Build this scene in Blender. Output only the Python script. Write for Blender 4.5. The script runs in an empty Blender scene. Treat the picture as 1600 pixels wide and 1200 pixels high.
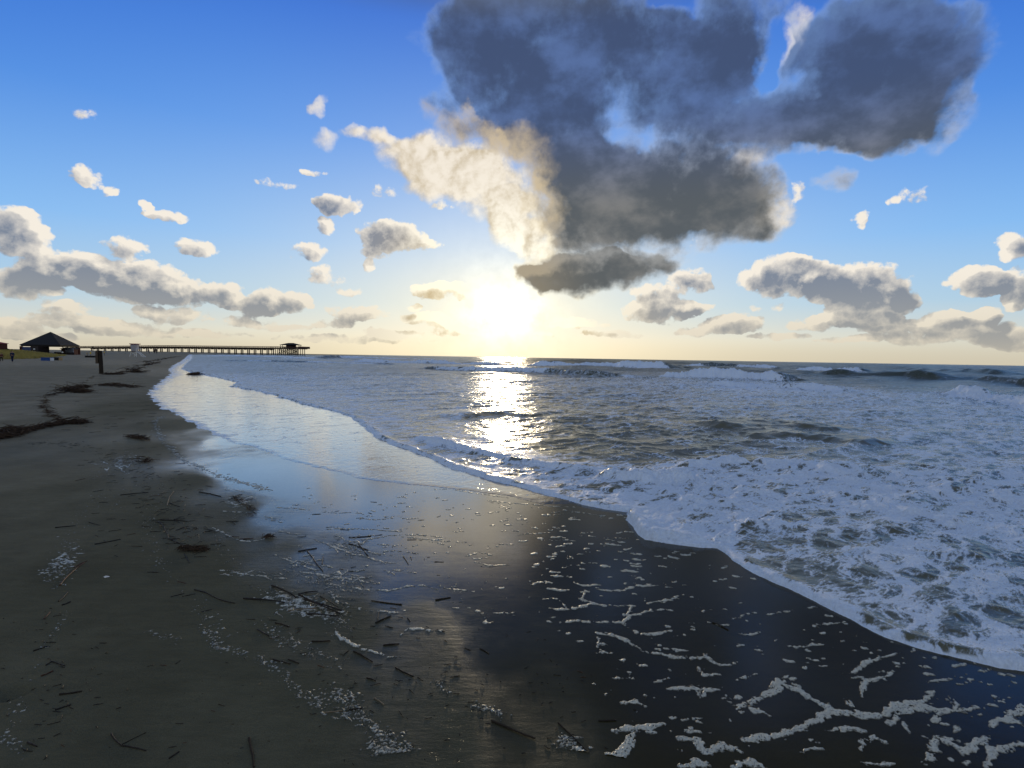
import bpy, math, random
import numpy as np
from mathutils import Vector, Matrix

S = bpy.context.scene
COL = S.collection
R = math.radians
random.seed(7)
RNG = np.random.default_rng(11)

# ------------------------------------------------------------------ camera
EYE = 1.65
FPX = 820.0                       # focal length in pixels of the 1600 px wide photograph
PITCH = -math.atan(41.8 / FPX)
ROLL = math.atan(0.0165)
cd = bpy.data.cameras.new('camera')
cd.sensor_width = 36.0
cd.lens = 36.0 * FPX / 1600.0
cd.clip_start = 0.05
cd.clip_end = 60000.0
cam = bpy.data.objects.new('camera', cd)
COL.objects.link(cam)
cam.location = (0, 0, EYE)
CAMROT = Matrix.Rotation(math.pi / 2 + PITCH, 3, 'X') @ Matrix.Rotation(ROLL, 3, 'Z')
cam.rotation_euler = CAMROT.to_euler()
S.camera = cam


def ray(px, py):
    """unit direction in the world of a pixel of the 1600x1200 photograph"""
    return (CAMROT @ Vector(((px - 800) / FPX, (600 - py) / FPX, -1.0))).normalized()


def gp(px, py, z=0.0):
    """the point of the level z that the pixel shows"""
    d = ray(px, py)
    if d.z > -0.0005:
        d.z = -0.0005
    t = (z - EYE) / d.z
    return Vector((d.x * t, d.y * t, z))


def at(px, py, dist):
    """the point at horizontal distance dist (along y) that the pixel shows"""
    d = ray(px, py)
    t = dist / d.y
    return Vector((d.x * t, dist, EYE + d.z * t))


# ------------------------------------------------------------------ render settings
S.view_settings.view_transform = 'Standard'
S.view_settings.look = 'None'
S.view_settings.gamma = 1.0
S.view_settings.exposure = 0.2
S.cycles.use_adaptive_sampling = True
S.cycles.adaptive_threshold = 0.02
S.cycles.max_bounces = 5
S.cycles.diffuse_bounces = 2
S.cycles.glossy_bounces = 3
S.cycles.caustics_reflective = False
S.cycles.caustics_refractive = False
S.cycles.sample_clamp_indirect = 4.0
try:
    S.cycles.use_denoising = True
    S.cycles.denoiser = 'OPENIMAGEDENOISE'
except Exception:
    pass

# ------------------------------------------------------------------ sun
SUNV = ray(788, 486)
SUN_AZ = math.atan2(SUNV.x, SUNV.y)
SUN_EL = math.asin(SUNV.z)
sl = bpy.data.lights.new('sun', 'SUN')
sl.energy = 0.6
sl.angle = R(4.0)      # veiled by thin cloud
sl.color = (1.0, 0.80, 0.52)
sun = bpy.data.objects.new('sun', sl)
COL.objects.link(sun)
sun.rotation_euler = SUNV.to_track_quat('Z', 'Y').to_euler()

# ------------------------------------------------------------------ world: sky with clouds
W = bpy.data.worlds.new('World')
S.world = W
W.use_nodes = True
W.cycles.sampling_method = 'MANUAL'
W.cycles.sample_map_resolution = 512


def srgb(r, g, b):
    f = lambda c: c / 12.92 if c <= 0.04045 else ((c + 0.055) / 1.055) ** 2.4
    return (f(r / 255), f(g / 255), f(b / 255), 1.0)


class NT:
    """small helper to wire node trees"""
    def __init__(self, tree):
        self.t = tree

    def n(self, kind, ins=None, **props):
        nd = self.t.nodes.new('ShaderNode' + kind)
        for k, v in props.items():
            setattr(nd, k, v)
        for k, v in (ins or {}).items():
            self.put(nd.inputs[k], v)
        return nd

    def put(self, sock, v):
        if isinstance(v, bpy.types.NodeSocket):
            self.t.links.new(v, sock)
        elif v is not None:
            sock.default_value = v

    def m(self, op, a, b=None, c=None, clamp=False):
        nd = self.t.nodes.new('ShaderNodeMath')
        nd.operation = op
        nd.use_clamp = clamp
        for i, v in enumerate((a, b, c)):
            if v is not None:
                self.put(nd.inputs[i], v)
        return nd.outputs[0]

    def v(self, op, a, b=None, c=None, out=0):
        nd = self.t.nodes.new('ShaderNodeVectorMath')
        nd.operation = op
        for i, v in enumerate((a, b, c)):
            if v is not None:
                if op == 'SCALE' and i == 1:
                    self.put(nd.inputs['Scale'], v)
                else:
                    self.put(nd.inputs[i], v)
        return nd.outputs[out]

    def mix(self, f, a, b, blend='MIX'):
        nd = self.t.nodes.new('ShaderNodeMix')
        nd.data_type = 'RGBA'
        nd.blend_type = blend
        nd.clamp_factor = True
        self.put(nd.inputs[0], f)
        self.put(nd.inputs[6], a)
        self.put(nd.inputs[7], b)
        return nd.outputs[2]

    def ss(self, x, lo, hi, a=0.0, b=1.0):
        nd = self.t.nodes.new('ShaderNodeMapRange')
        nd.interpolation_type = 'SMOOTHSTEP'
        for i, v in enumerate((x, lo, hi, a, b)):
            self.put(nd.inputs[i], v)
        return nd.outputs[0]

    def lin(self, x, lo, hi, a=0.0, b=1.0):
        nd = self.t.nodes.new('ShaderNodeMapRange')
        nd.interpolation_type = 'LINEAR'
        for i, v in enumerate((x, lo, hi, a, b)):
            self.put(nd.inputs[i], v)
        return nd.outputs[0]

    def noise(self, vec, scale, detail=4.0, rough=0.5, dist=0.0, out=0, dim='3D', ntype=None):
        nd = self.t.nodes.new('ShaderNodeTexNoise')
        nd.noise_dimensions = dim
        if ntype:
            nd.noise_type = ntype
        self.put(nd.inputs['Vector'], vec)
        nd.inputs['Scale'].default_value = scale
        nd.inputs['Detail'].default_value = detail
        nd.inputs['Roughness'].default_value = rough
        nd.inputs['Distortion'].default_value = dist
        return nd.outputs[out]

    def ramp(self, fac, stops, interp='LINEAR'):
        nd = self.t.nodes.new('ShaderNodeValToRGB')
        cr = nd.color_ramp
        cr.interpolation = interp
        while len(cr.elements) < len(stops):
            cr.elements.new(0.5)
        for e, (p, c) in zip(cr.elements, stops):
            e.position = p
            e.color = c
        self.put(nd.inputs[0], fac)
        return nd.outputs[0]


# clouds: centre and radii in photograph pixels, turned into azimuth and elevation of the sky
BIG = [(850, 60, 190, 150, 1.0), (745, 60, 95, 95, .9), (1010, 90, 170, 150, .8), (1130, 90, 140, 160, .9), (1240, 170, 110, 60, .5),
       (1350, 120, 190, 130, 1.15), (1465, 120, 110, 120, .8), (1380, 40, 140, 80, .5), (880, 200, 140, 120, 1.0),
       (930, 300, 120, 110, 1.0), (1010, 310, 150, 95, 1.0), (1130, 320, 120, 85, 1.1), (1060, 220, 120, 70, .6),
       (1230, 200, 170, 62, .9), (1340, 200, 120, 48, .6), (905, 430, 118, 40, 1.15), (985, 415, 85, 32, .7),
       (840, 436, 46, 26, .8), (1185, 370, 50, 25, .4), (1310, 285, 42, 24, .38), (720, 170, 70, 60, .6), (800, 200, 90, 70, .45), (870, 320, 70, 70, .4), (905, 385, 70, 30, .5), (1050, 400, 60, 22, .4),
       (958, 150, 52, 72, -.78), (990, 205, 46, 30, -.5), (1040, 250, 40, 22, -.35), (1205, 80, 32, 56, -.72), (1225, 140, 60, 26, -.25), (1050, -5, 36, 30, -.6), (1215, 120, 60, 22, -.3)]
FLANK = [(585, 208, 48, 20, .62), (640, 240, 72, 36, .85), (700, 275, 86, 46, 1.0), (770, 300, 76, 56, 1.0), (800, 345, 50, 52, 1.0),
         (840, 380, 36, 40, .9), (740, 250, 70, 34, .7), (690, 225, 60, 26, .5), (1205, 340, 46, 52, .7), (1245, 60, 34, 48, .6), (1165, 265, 40, 30, .8), (505, 205, 28, 22, .38),
         (492, 155, 14, 18, .5), (545, 195, 22, 16, .4)]
SMALL = [(30, 362, 58, 48, 1.), (130, 275, 36, 22, .9), (172, 298, 24, 12, .7), (260, 338, 46, 11, .7), (196, 382, 44, 24, .85),
         (305, 388, 46, 18, .85), (45, 438, 80, 34, 1.2), (130, 420, 90, 36, 1.2), (215, 440, 100, 40, 1.2), (290, 458, 60, 26, 1.),
         (354, 460, 34, 30, 1.1), (440, 470, 58, 26, 1.1), (400, 480, 44, 18, .9), (100, 497, 70, 18, .8), (265, 493, 75, 17, .9),
         (15, 512, 55, 24, .8), (210, 516, 120, 12, .7), (400, 505, 75, 12, .6), (528, 320, 44, 20, 1.), (512, 352, 26, 17, .8),
         (612, 368, 62, 30, 1.05), (668, 384, 36, 12, .7), (480, 392, 42, 20, .9), (512, 430, 42, 22, .62), (577, 415, 18, 13, .7),
         (690, 453, 62, 18, .95), (560, 490, 56, 17, .95), (520, 507, 44, 10, .7), (668, 497, 44, 14, .9), (705, 512, 46, 16, .7),
         (1030, 484, 70, 26, 1.15), (1070, 440, 52, 28, .85), (1150, 505, 68, 18, .95), (1100, 518, 70, 9, .6),
         (1225, 430, 92, 40, 1.15), (1330, 446, 104, 42, 1.3), (1402, 466, 46, 32, 1.), (1340, 490, 74, 16, .7),
         (1530, 440, 58, 28, 1.15), (1590, 385, 38, 28, 1.), (1592, 450, 30, 42, .9), (1290, 506, 74, 16, .85), (1385, 510, 90, 18, .9),
         (1500, 506, 95, 24, 1.05), (1565, 522, 70, 22, .9), (1440, 530, 130, 12, .7), (1430, 305, 40, 22, .42), (1346, 342, 14, 20, .45),
         (800, 520, 120, 9, .4), (560, 530, 160, 8, .5), (1080, 378, 30, 14, .3), (140, 178, 34, 18, .35), (600, 300, 26, 16, .4), (430, 285, 50, 10, .4),
         (60, 526, 90, 10, .8), (330, 522, 70, 8, .75), (455, 512, 36, 8, .7), (620, 522, 60, 9, .8), (900, 506, 60, 11, .8), (960, 522, 60, 8, .7),
         (1215, 526, 60, 8, .8), (1330, 532, 80, 7, .7), (1570, 540, 80, 7, .7), (95, 478, 60, 10, .7), (640, 478, 26, 8, .6), (1010, 455, 40, 14, .7),
         (1080, 480, 40, 12, .7), (1190, 480, 40, 10, .5), (150, 505, 40, 12, .8), (1470, 490, 40, 12, .8), (1540, 490, 40, 14, .8), (590, 395, 40, 14, .5),
         (545, 455, 30, 10, .5), (230, 322, 16, 8, .5), (1240, 300, 30, 40, .35), (1400, 318, 22, 12, .5), (490, 270, 30, 8, .45), (690, 322, 30, 10, .5)]


def azel(px, py):
    d = ray(px, py)
    return math.atan2(d.x, d.y), math.asin(d.z)


def blobs(nt, vec, items):
    acc = None
    for i, (cx, cy, rx, ry, w) in enumerate(items):
        if i % 10 == 9:      # keeps the shader's working memory small: later terms wait for earlier ones
            vec = nt.v('MULTIPLY_ADD', acc, (1e-9, 1e-9, 0), vec)
        a, e = azel(cx, cy)
        a2, e2 = azel(cx + rx, cy)
        a3, e3 = azel(cx, cy - ry)
        ra, re = abs(a2 - a), abs(e3 - e)
        d = nt.v('MULTIPLY_ADD', vec, (1 / ra, 1 / re, 0), (-a / ra, -e / re, 0))
        q = nt.v('DOT_PRODUCT', d, d, out=1)
        k = nt.m('SUBTRACT', 1.0, q, clamp=True)
        acc = nt.m('MULTIPLY', k, w) if acc is None else nt.m('MULTIPLY_ADD', k, w, acc)
    return acc


g = bpy.data.node_groups.new('cloud_field', 'ShaderNodeTree')
g.interface.new_socket('P', in_out='INPUT', socket_type='NodeSocketVector')
for nm in ('Big', 'Flank', 'Small'):
    g.interface.new_socket(nm, in_out='OUTPUT', socket_type='NodeSocketFloat')
G = NT(g)
gi = g.nodes.new('NodeGroupInput')
go = g.nodes.new('NodeGroupOutput')
P = gi.outputs[0]
wl = G.noise(P, 7.0, 2.0, .5, out=1)
ws = G.noise(P, 26.0, 3.0, .55, out=1)
fb = G.noise(P, 17.0, 9.0, .62, .3)
wlc = G.v('SUBTRACT', wl, (.5, .5, .5))
wsc = G.v('SUBTRACT', ws, (.5, .5, .5))
Pb = G.v('MULTIPLY_ADD', wsc, (.045, .035, 0), G.v('MULTIPLY_ADD', wlc, (.12, .09, 0), P))
Ps = G.v('MULTIPLY_ADD', wsc, (.050, .026, 0), P)
nz = G.m('SUBTRACT', fb, .5)
vb = G.n('TexVoronoi', {'Vector': G.v('MULTIPLY_ADD', wsc, (.03, .03, 0), P), 'Scale': 34.0}, feature='F1', voronoi_dimensions='2D')
bil = G.m('SUBTRACT', .62, G.m('MULTIPLY', vb.outputs['Distance'], vb.outputs['Distance']))
fb2 = G.m('SUBTRACT', G.noise(P, 48.0, 7.0, .62, .2), .5)


def dens(field, kn, kb, lo=0.0, hi_=.30, k2=0.0):
    tex = G.m('MULTIPLY_ADD', bil, kb, G.m('MULTIPLY', nz, kn))
    if k2:
        tex = G.m('MULTIPLY_ADD', fb2, k2, tex)
    return G.m('MULTIPLY_ADD', tex, G.ss(field, lo, hi_), field)


G.put(go.inputs['Big'], dens(G.m('MINIMUM', blobs(G, Pb, BIG), 2.2), 1.05, .20))
G.put(go.inputs['Flank'], dens(blobs(G, Pb, FLANK), 1.15, .24, k2=.5))
G.put(go.inputs['Small'], dens(G.m('MINIMUM', blobs(G, Ps, SMALL), 1.5), 1.35, .50, 0.0, .34, k2=1.35))

nt = NT(W.node_tree)
W.node_tree.nodes.clear()
tc = nt.n('TexCoord').outputs['Generated']
sx = nt.n('SeparateXYZ', {0: tc})
az = nt.m('ARCTAN2', sx.outputs[0], sx.outputs[1])
el = nt.m('ARCSINE', nt.m('MAXIMUM', sx.outputs[2], 0.0))
P = nt.n('CombineXYZ', {0: az, 1: el}).outputs[0]

# clear sky: pale warm at the horizon, deep blue above, bright around the sun
sky = nt.ramp(nt.lin(el, 0.0, R(42)), [
    (0.0, srgb(214, 205, 180)), (0.05, srgb(206, 208, 200)), (0.13, srgb(160, 196, 224)), (0.27, srgb(116, 178, 238)),
    (0.50, srgb(70, 144, 228)), (0.75, srgb(40, 108, 208)), (1.0, srgb(24, 78, 180))])
nish = nt.n('TexSky')
nish.sky_type = 'NISHITA'
nish.sun_disc = False
nish.sun_elevation = SUN_EL
nish.sun_rotation = SUN_AZ
nish.air_density = 1.0
nish.dust_density = 1.0
nish.ozone_density = 3.0
nis = nt.v('SCALE', nish.outputs[0], 0.10)
sky = nt.mix(0.12, sky, nis)
# angle from the sun
da = nt.v('SUBTRACT', P, (SUN_AZ, SUN_EL, 0))
dw = nt.v('LENGTH', nt.v('MULTIPLY', da, (1.0, 1.0, 0)), out=1)
dwe = nt.v('LENGTH', nt.v('MULTIPLY', da, (.62, 1.5, 0)), out=1)
halo1 = nt.m('EXPONENT', nt.m('MULTIPLY', dw, -7.5))
halo2 = nt.m('EXPONENT', nt.m('MULTIPLY', dw, -20.0))
dws = nt.v('LENGTH', nt.v('MULTIPLY', da, (.85, 1.35, 0)), out=1)
halo3 = nt.m('EXPONENT', nt.m('MULTIPLY', nt.m('MULTIPLY', dws, dws), -560.0))
glown = nt.lin(nt.noise(P, 22.0, 4.0, .6), .3, .7, .25, 1.5)
horizon_glow = nt.m('EXPONENT', nt.m('MULTIPLY', dwe, -5.2))
# the far side of the sky is deeper blue
side = nt.ss(nt.m('ABSOLUTE', nt.m('SUBTRACT', az, SUN_AZ)), R(20), R(60))
up = nt.ss(el, R(8), R(30))
sky = nt.mix(nt.m('MULTIPLY', nt.m('MULTIPLY', side, up), .55), sky, srgb(22, 84, 190))

fA = nt.t.nodes.new('ShaderNodeGroup'); fA.node_tree = g
nt.put(fA.inputs[0], P)
# second look a little nearer the sun and higher: tells the lit side of each cloud
dirv = nt.v('SCALE', nt.v('NORMALIZE', nt.v('MULTIPLY_ADD', da, (-1, -1, 0), (0, .10, 0))), .014)
offv = nt.v('ADD', nt.v('ADD', P, (0, .010, 0)), dirv)
fB = nt.t.nodes.new('ShaderNodeGroup'); fB.node_tree = g
nt.put(fB.inputs[0], offv)
big, flank, small = fA.outputs
big2, flank2, small2 = fB.outputs
detail = nt.m('SUBTRACT', nt.noise(P, 60.0, 6.0, .6), .5)

near = halo1
# --- small clouds
far_el = nt.ss(el, R(1.0), R(9.0))
lit_far = nt.mix(far_el, srgb(214, 204, 184), srgb(236, 226, 210))
lit_s = nt.mix(nt.ss(near, .07, .40), lit_far, (1.0, .92, .70, 1))
dark_s = nt.mix(nt.ss(near, .07, .35), nt.mix(far_el, srgb(146, 146, 144), srgb(104, 114, 132)), srgb(186, 164, 122))
rs = nt.m('ADD', nt.m('MULTIPLY', nt.m('SUBTRACT', small, small2), .95), nt.m('MULTIPLY', detail, .5))
ths = nt.ss(small, .5, 1.5)
lits = nt.m('SUBTRACT', nt.m('ADD', rs, .70), nt.m('MULTIPLY', ths, .80), clamp=True)
col_s = nt.mix(nt.lin(lits, -.05, 1.0), dark_s, lit_s)
den_s = nt.ss(small, .36, .74)
# --- flank: sunlit shoulder of the great cloud
col_f = nt.mix(nt.ss(nt.m('ADD', nt.m('MULTIPLY', nt.m('SUBTRACT', flank, flank2), .9), nt.m('MULTIPLY', detail, .5)), -.60, .22), srgb(188, 172, 142), nt.mix(nt.ss(near, .1, .5), srgb(232, 222, 206), (1.0, .95, .78, 1)))
den_f = nt.ss(flank, .10, .95)
# --- great dark cloud
hi = nt.ss(el, R(15), R(25))
dark_b = nt.mix(nt.ss(near, .22, .62), nt.mix(hi, srgb(80, 84, 86), srgb(62, 76, 106)), srgb(122, 114, 98))
mid_b = nt.mix(nt.ss(near, .18, .5), nt.mix(hi, srgb(140, 140, 138), srgb(92, 118, 162)), srgb(158, 146, 124))
rim_b = nt.mix(nt.ss(near, .08, .3), nt.mix(hi, srgb(214, 206, 196), srgb(150, 172, 206)), srgb(255, 238, 196))
rb = nt.m('ADD', nt.m('MULTIPLY', nt.m('SUBTRACT', big, big2), .8), nt.m('MULTIPLY', detail, .7))
thb = nt.ss(big, .20, .80)
tone = nt.ss(nt.noise(nt.v('MULTIPLY', P, (1, 1.4, 1)), 8.0, 5.0, .58), .42, .68)
dark_b = nt.mix(nt.m('MULTIPLY', tone, .75), dark_b, nt.mix(hi, srgb(124, 122, 118), srgb(88, 112, 160)))
cb = nt.mix(thb, rim_b, mid_b)
cb = nt.mix(nt.ss(nt.m('SUBTRACT', big, nt.m('MULTIPLY', rb, 1.5)), .20, 1.25), cb, dark_b)
den_b = nt.ss(big, .10, .85)
warm = blobs(nt, nt.v('MULTIPLY_ADD', nt.v('SUBTRACT', nt.noise(P, 14.0, 4.0, .6, out=1), (.5, .5, .5)), (.14, .12, 0), P), [(690, 215, 90, 60, .9), (770, 255, 110, 80, .9), (835, 330, 70, 70, .7)])
warm = nt.m('MULTIPLY', nt.ss(warm, .05, .75), nt.lin(nt.noise(P, 18.0, 5.0, .6), .35, .62, .35, 1.0))
cb = nt.mix(nt.m('MULTIPLY', warm, .8), cb, srgb(206, 186, 150))

sky = nt.mix(nt.m('MULTIPLY', halo1, .75), sky, srgb(208, 222, 238))
sky = nt.mix(nt.m('MULTIPLY', horizon_glow, .8), sky, srgb(255, 240, 196))
col = nt.mix(nt.m('MULTIPLY', den_f, .97), sky, col_f)
col = nt.mix(nt.m('MULTIPLY', den_b, .97), col, cb)
col = nt.mix(nt.m('MULTIPLY', nt.m('MULTIPLY', den_s, nt.ss(big, .6, .2)), .93), col, col_s)
# haze of the low sky over the farthest clouds
col = nt.mix(nt.m('MULTIPLY', nt.ss(el, R(2.6), R(0.0)), .62), col, nt.mix(nt.ss(horizon_glow, .05, .6), srgb(186, 178, 160), srgb(250, 236, 196)))
hs = nt.v('SCALE', (1.0, .93, .74), nt.m('ADD', nt.m('MULTIPLY', halo3, nt.m('MULTIPLY', glown, .85)), nt.m('MULTIPLY', halo2, nt.m('MULTIPLY', glown, .62))))
cover = nt.m('SUBTRACT', 1.0, nt.m('MULTIPLY', nt.ss(big, .35, .8), .93))
cover = nt.m('MULTIPLY', cover, nt.m('SUBTRACT', 1.0, nt.m('MULTIPLY', nt.ss(small, .45, .9), .6)))
hs = nt.v('SCALE', hs, cover)
col = nt.v('ADD', col, hs)
# unseen broken cloud added over and behind the viewer for less blue light
cg = nt.noise(nt.v('MULTIPLY', nt.v('NORMALIZE', tc), (1, 1, 1.6)), 2.6, 6.0, .6)
back = nt.ss(nt.m('ADD', nt.m('ABSOLUTE', az), nt.m('MULTIPLY', nt.ss(el, R(33), R(62)), 3.0)), R(56), R(80))
gcol = nt.mix(nt.ss(cg, .42, .62), nt.mix(nt.ss(el, R(0), R(30)), srgb(140, 150, 165), srgb(70, 116, 178)), srgb(182, 180, 164))
over = nt.m('MULTIPLY', nt.ss(nt.m('ADD', el, nt.ss(nt.m('ABSOLUTE', az), R(18), R(44), 0, R(5))), R(31), R(36)), nt.ss(nt.m('ABSOLUTE', nt.m('SUBTRACT', az, R(10))), R(75), R(45)))  # added dark overhead cloud, out of view, dulls blue reflections on wet sand
col = nt.mix(back, col, gcol)
col = nt.mix(nt.m('MULTIPLY', over, .92), col, nt.mix(nt.ss(cg, .40, .62), srgb(66, 72, 80), srgb(96, 102, 110)))
bg = nt.n('Background', {0: col, 1: 1.0})
nt.n('OutputWorld', {0: bg.outputs[0]})

# ================================================================== helpers
def new_mat(name):
    m = bpy.data.materials.new(name)
    m.use_nodes = True
    m.node_tree.nodes.clear()
    return m, NT(m.node_tree)


def flat_mat(name, colour, rough=.8, vary=.25, scale=6.0, metallic=0.0, bump=0.0):
    m, t = new_mat(name)
    co = t.n('TexCoord').outputs['Object']
    nn = t.noise(co, scale, 5.0, .6)
    k = t.lin(nn, .25, .75, 1 - vary, 1 + vary)
    c = t.v('SCALE', tuple(colour[:3]), k)
    b = t.n('BsdfPrincipled', {'Base Color': c, 'Roughness': rough, 'Metallic': metallic, 'Specular IOR Level': .2})
    if bump:
        bp = t.n('Bump', {'Strength': .6, 'Distance': bump, 'Height': nn})
        t.put(b.inputs['Normal'], bp.outputs[0])
    t.n('OutputMaterial', {0: b.outputs[0]})
    return m


TABS = {}


def vnoise(x, y, seed=0):
    """smooth value noise, -1..1"""
    if seed not in TABS:
        TABS[seed] = np.random.default_rng(seed).random((256, 256)).astype(np.float32) * 2 - 1
    tab = TABS[seed]
    xi = np.floor(x).astype(np.int64)
    yi = np.floor(y).astype(np.int64)
    fx = (x - xi).astype(np.float32)
    fy = (y - yi).astype(np.float32)
    fx = fx * fx * fx * (fx * (fx * 6 - 15) + 10)
    fy = fy * fy * fy * (fy * (fy * 6 - 15) + 10)
    a = tab[xi & 255, yi & 255]
    b = tab[(xi + 1) & 255, yi & 255]
    c = tab[xi & 255, (yi + 1) & 255]
    d = tab[(xi + 1) & 255, (yi + 1) & 255]
    return (a + (b - a) * fx) * (1 - fy) + (c + (d - c) * fx) * fy


def fbm(x, y, oct=4, seed=0, gain=.5):
    s = 0
    a = 1.0
    tot = 0
    for i in range(oct):
        s = s + a * vnoise(x * 2 ** i + 17.3 * i, y * 2 ** i - 9.1 * i, seed + i)
        tot += a
        a *= gain
    return s / tot


def smooth(x, lo, hi):
    t = np.clip((x - lo) / (hi - lo), 0, 1)
    return t * t * (3 - 2 * t)


def poly_dist(X, Y, pts, closed=False):
    """distance to a polyline; also the place along it 0..1"""
    best = np.full(X.shape, 1e9, np.float32)
    P = list(pts) + ([pts[0]] if closed else [])
    for (x0, y0), (x1, y1) in zip(P[:-1], P[1:]):
        dx, dy = x1 - x0, y1 - y0
        L = dx * dx + dy * dy + 1e-12
        t = np.clip(((X - x0) * dx + (Y - y0) * dy) / L, 0, 1)
        d = (X - x0 - t * dx) ** 2 + (Y - y0 - t * dy) ** 2
        best = np.minimum(best, d)
    return np.sqrt(best)


def inside(X, Y, pts):
    c = np.zeros(X.shape, bool)
    n = len(pts)
    for i in range(n):
        x0, y0 = pts[i]
        x1, y1 = pts[(i + 1) % n]
        if y0 == y1:
            continue
        k = ((Y < y0) != (Y < y1)) & (X < (x1 - x0) * (Y - y0) / (y1 - y0) + x0)
        c ^= k
    return c


def polar(az0, az1, naz, radii):
    a = np.linspace(R(az0), R(az1), naz)
    A, D = np.meshgrid(a, radii)
    return (np.sin(A) * D), (np.cos(A) * D)


def grid_object(name, X, Y, Z, mat, keep=None, attrs=None, smooth_shade=True):
    nr, nc = X.shape
    co = np.stack([X, Y, Z], -1).reshape(-1, 3).astype(np.float32)
    idx = np.arange(nr * nc, dtype=np.int32).reshape(nr, nc)
    q = np.stack([idx[:-1, :-1], idx[:-1, 1:], idx[1:, 1:], idx[1:, :-1]], -1).reshape(-1, 4)
    if keep is not None:
        k = keep[:-1, :-1] | keep[:-1, 1:] | keep[1:, 1:] | keep[1:, :-1]
        q = q[k.reshape(-1)]
        used = np.zeros(nr * nc, bool)
        used[q.reshape(-1)] = True
        remap = np.cumsum(used, dtype=np.int32) - 1
        co = co[used]
        q = remap[q]
    else:
        used = None
    me = bpy.data.meshes.new(name)
    me.vertices.add(len(co))
    me.vertices.foreach_set('co', co.reshape(-1))
    me.loops.add(q.size)
    me.loops.foreach_set('vertex_index', q.reshape(-1).astype(np.int32))
    me.polygons.add(len(q))
    me.polygons.foreach_set('loop_start', np.arange(0, q.size, 4, dtype=np.int32))
    try:
        me.polygons.foreach_set('loop_total', np.full(len(q), 4, np.int32))
    except Exception:
        pass
    me.polygons.foreach_set('use_smooth', np.full(len(q), smooth_shade))
    for nm, arr in (attrs or {}).items():
        at_ = me.attributes.new(nm, 'FLOAT', 'POINT')
        v = arr.reshape(-1).astype(np.float32)
        if used is not None:
            v = v[used]
        at_.data.foreach_set('value', v)
    me.update()
    me.validate()
    me.materials.append(mat)
    o = bpy.data.objects.new(name, me)
    COL.objects.link(o)
    return o


def tag(o, label=None, cat=None, group=None, kind=None):
    for k, v in (('label', label), ('category', cat), ('group', group), ('kind', kind)):
        if v:
            o[k] = v
    return o


def G2(pts):
    """pixels of the photograph to points of the level ground"""
    return [tuple(gp(x, y))[:2] for x, y in pts]


# ================================================================== shoreline
# outer edge of the thin swash film, from the far beach to the right edge of the frame
FILM_PX = [(296, 553.6), (292, 556), (288, 560), (281, 565), (268, 572), (262, 578), (266, 585), (252, 594), (238, 604), (233, 613), (237, 624), (255, 638), (282, 653),
           (312, 668), (345, 683), (380, 696), (420, 710), (470, 726), (520, 738), (565, 748), (610, 753), (670, 762), (740, 768),
           (800, 778), (850, 790)]
FRONT_PX = [(905, 786), (950, 796), (985, 800), (979, 812), (990, 830), (1002, 844), (1040, 851), (1085, 856), (1118, 858), (1135, 868),
            (1160, 886), (1200, 906), (1250, 928), (1300, 952), (1350, 978), (1390, 997), (1430, 1011), (1500, 1029), (1560, 1042), (1602, 1048)]
# front edge of the thick foam where it lies on the film
INNER_PX = [(300, 552.5), (300, 560), (290, 570), (285, 577), (300, 582), (340, 590), (372, 598), (362, 604), (385, 608), (408, 612), (440, 621),
            (480, 633), (530, 645), (556, 655), (565, 664), (600, 688), (650, 708), (705, 730), (760, 748), (800, 757), (850, 771)] + FRONT_PX
film_g = G2(FILM_PX)
inner_g = G2(INNER_PX)
front_g = G2(FRONT_PX)
FAR = [(30, 6), (400, 60), (6000, 400), (12000, 15000), (2000, 30000), (-6000, 28000), (-1600, 6000), (-420, 1500), (-200, 560)]
last = front_g[-1]
right_side = [(last[0] + .9, last[1] - .15), (last[0] + 2.2, last[1] - .55), (9, 1.6), (30, 1.0)]
film_poly = film_g + front_g + right_side + FAR
inner_poly = inner_g + right_side + FAR
front_line = inner_g + right_side

# dune field on the far left
DUNE = [(-40, 562.0), (20, 561.5), (60, 560.5), (92, 557), (112, 555), (125, 552.5)]
dune_g = G2(DUNE)


def rbf(X, Y, ctrl, power=2.2, soft=.0):
    """smooth blend of values given at pixels: weights fall with distance in azimuth and log range"""
    A = np.arctan2(X, Y)
    L = np.log(np.hypot(X, Y))
    num = np.zeros(X.shape, np.float32)
    den = np.zeros(X.shape, np.float32)
    for px, py, v in ctrl:
        p = gp(px, py)
        a, l = math.atan2(p.x, p.y), math.log(math.hypot(p.x, p.y))
        d2 = ((A - a) * 1.6) ** 2 + (L - l) ** 2 + 1e-4
        w = d2 ** (-power)
        num += (w * v).astype(np.float32)
        den += w.astype(np.float32)
    return num / den


def radii(r0, r1, k0, k1, dmid):
    out = [r0]
    while out[-1] < r1:
        d = out[-1]
        k = k0 + (k1 - k0) * min(1.0, math.log(max(d / r0, 1)) / math.log(dmid / r0))
        out.append(d * (1 + k))
    return np.array(out)


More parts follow.
